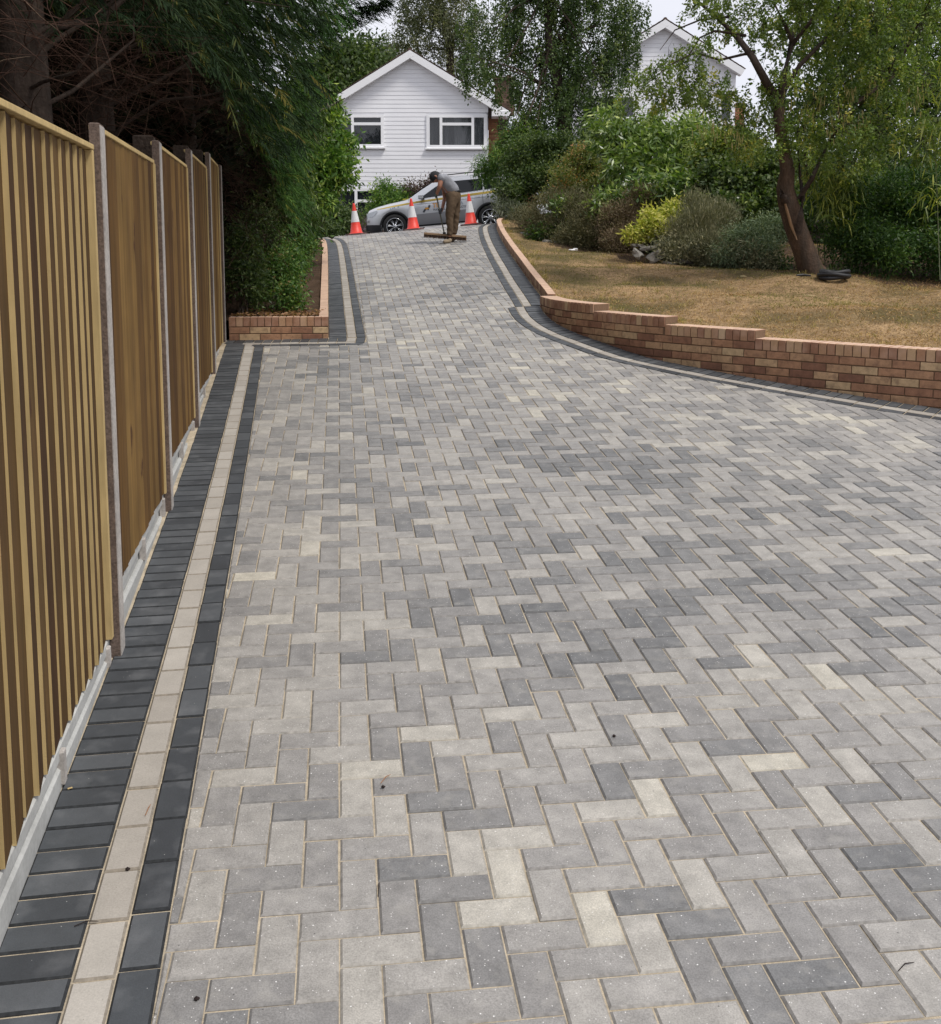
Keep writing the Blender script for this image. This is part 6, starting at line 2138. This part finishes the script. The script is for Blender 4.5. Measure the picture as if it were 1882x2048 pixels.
# ------------------------------------------------------------------ stones, hose, scraps
STONE = mat('grey_stone', ramp=[(0, (0.11, 0.10, 0.085)), (.6, (0.18, 0.165, 0.145)), (1, (0.27, 0.255, 0.23))], src='obj', rough=.9, noises=((6, .3, 4, (1, 1, 1)), (30, .25, 3, (1, 1, 1))), bump=(20, .8, .02), coord='obj')
def stone(name, px, py, Y, w_, h_, d_, rot, label, group=None):
    bm = bmesh.new()
    bmesh.ops.create_icosphere(bm, subdivisions=2, radius=1)
    sd = random.random() * 50
    for v in bm.verts:
        c = v.co
        k = 1 + .28 * noise.noise(c * 1.3 + Vector((sd, 0, 0)))
        c = Vector((max(-.78, min(.78, c.x * 1.1)), max(-.8, min(.8, c.y * 1.1)), max(-.72, min(.72, c.z * 1.1)))) * k
        v.co = Vector((c.x * w_ / 1.5, c.y * d_ / 1.5, c.z * h_ / 1.5))
    me = bpy.data.meshes.new(name); bm.to_mesh(me); bm.free()
    me.materials.append(STONE)
    o = bpy.data.objects.new(name, me)
    o.location = at(px, py, Y)
    o.rotation_euler = (rng.normal() * .15, rot, rng.normal() * .4)
    link(o, None, label=label, category='stone', group=group)
ST = [(1277, 492, 16.2, .22, .07, .2, .15, 'slim stone at the left end of the rough stones under the yellow bush'), (1298, 497, 16.1, .34, .09, .25, -.12, 'flat wide capping stone directly under the yellow bush'),
      (1275, 508, 16.0, .20, .14, .2, .7, 'small tilted stone wedged below the flat capping stone'), (1312, 514, 15.9, .36, .22, .28, -.5, 'large slanting stone in the middle of the rough stones'),
      (1348, 506, 15.9, .28, .15, .25, -.2, 'rounded stone right of the large slanting stone'), (1320, 489, 16.3, .22, .09, .2, .05, 'small upper stone behind the flat capping stone'),
      (1366, 524, 15.7, .30, .10, .25, .1, 'low half hidden stone at the right end of the rough stones'), (1338, 493, 16.2, .2, .08, .2, .0, 'dark square stone at the top of the rough stones'),
      (1340, 528, 15.7, .24, .08, .2, .15, 'flat stone at the foot of the rough stones on the grass edge')]
for s_ in ST:
    s_ = s_[:3] + (s_[3] * .82, s_[4] * .8, s_[5] * .8) + s_[6:]
    stone('stone', *s_, group='rough stones under the yellow bush')
ST2 = [(1049, 478, 20.2, .20, .24, .2, .4, 'upright pale pointed stone beside the kerb wall below the heather'), (1030, 470, 20.8, .14, .13, .14, -.3, 'small pale stone near the top of the kerb wall'),
       (1098, 487, 18.9, .22, .14, .2, .1, 'grey stone half under the first heather mound'), (1062, 470, 20.3, .16, .12, .14, .2, 'small stone behind the upright pointed stone')]
for s_ in ST2:
    stone('stone', *s_, group='loose stones by the kerb wall')
mb = MB()
hp_ = at(1667, 561, 12.9); hpz = lawnz(hp_.x, hp_.y)
for r_, zz in ((.16, .035), (.145, .07), (.17, .065), (.13, .035), (.155, .10)):
    pts = []
    for i in range(27):
        t = 2 * pi * i / 26
        rr = r_ * (1 + .08 * sin(3 * t + r_ * 60))
        pts.append((hp_.x + rr * cos(t) * 1.05, hp_.y + rr * sin(t), hpz + zz + .012 * sin(2 * t + zz * 90)))
    mb.tube(pts, .027, n=7, cap=False)
o = mb.build('coiled_hose', TRIM, None, smooth=True, label='coiled black hose lying on the lawn to the right of the leaning tree', category='hose')
q_ = at(1607, 560, 13.1); qz = lawnz(q_.x, q_.y)
mb = MB(); mb.tube([(q_.x - .09, q_.y, qz + .025), (q_.x, q_.y + .02, qz + .03), (q_.x + .09, q_.y - .01, qz + .022)], [.012, .018, .01], n=6)
mb.build('black_stick', TRIM, None, label='short dark stick on the lawn in front of the leaning tree', category='stick')
q_ = at(1146, 503, 17.6); qz = lawnz(q_.x, q_.y)
mb = MB(); mb.box((q_.x, q_.y, qz + .035), (.13, .09, .03), rz=.4, bev=.012); mb.box((q_.x + .04, q_.y - .01, qz + .055), (.07, .05, .02), rz=-.3, bev=.008)
mb.build('litter', PVC, None, label='crumpled white scrap of litter on the lawn below the heather', category='litter')
# seeds, needles and twigs dropped on the paving
bits = [(766, 1577, 'small dark seed lying on a paving block left of centre', 0), (1228, 1475, 'small dark seed lying on the paving right of centre', 0), (255, 1742, 'small dark seed on the buff band', 0),
        (757, 1782, 'thin dark twig on the paving near the bottom', 1), (1812, 1936, 'thin dark twig on a charcoal paving block at bottom right', 1), (296, 1622, 'reddish dry twig lying across the buff band', 2),
        (393, 2002, 'small dark husk in a joint at the bottom left of the paving', 0), (172, 1850, 'dark seed stalk at the edge of the charcoal soldier blocks', 1), (771, 1560, 'curved dry needle beside the seed on the paving', 2), (140, 1578, 'tiny pale leaf scrap on a charcoal block', 3)]
BITD = mat('dark_husk', (0.02, 0.012, 0.01), rough=.8); BITR = mat('dry_needle', (0.28, 0.13, 0.06), rough=.8)
for px, py, lab, kd in bits:
    lo_, hi_ = 1.0, 8.0
    for _ in range(40):
        m2 = (lo_ + hi_) / 2; p = at(px, py, m2)
        if p.z > dz(p.x, p.y):
            lo_ = m2
        else:
            hi_ = m2
    p = at(px, py, lo_); z = dz(p.x, p.y)
    mb = MB()
    if kd == 0:
        mb.tube([(p.x - .005, p.y, z + .005), (p.x, p.y, z + .006), (p.x + .006, p.y + .004, z + .004)], [.003, .0055, .002], n=6)
        nm = 'seed'; m2 = BITD
    elif kd == 3:
        mb.box((p.x, p.y, z + .003), (.014, .006, .002), rz=.6); nm = 'leaf_scrap'; m2 = EDGE
    else:
        a_ = random.uniform(0, 3)
        mb.tube([(p.x - .028 * cos(a_), p.y - .028 * sin(a_), z + .003), (p.x, p.y + .006, z + .007), (p.x + .03 * cos(a_), p.y + .03 * sin(a_), z + .004)], [.0012, .0016, .0008], n=5)
        nm = 'twig'; m2 = BITD if kd == 1 else BITR
    mb.build(nm, m2, None, label=lab, category='seed' if kd == 0 else ('leaf' if kd == 3 else 'twig'))
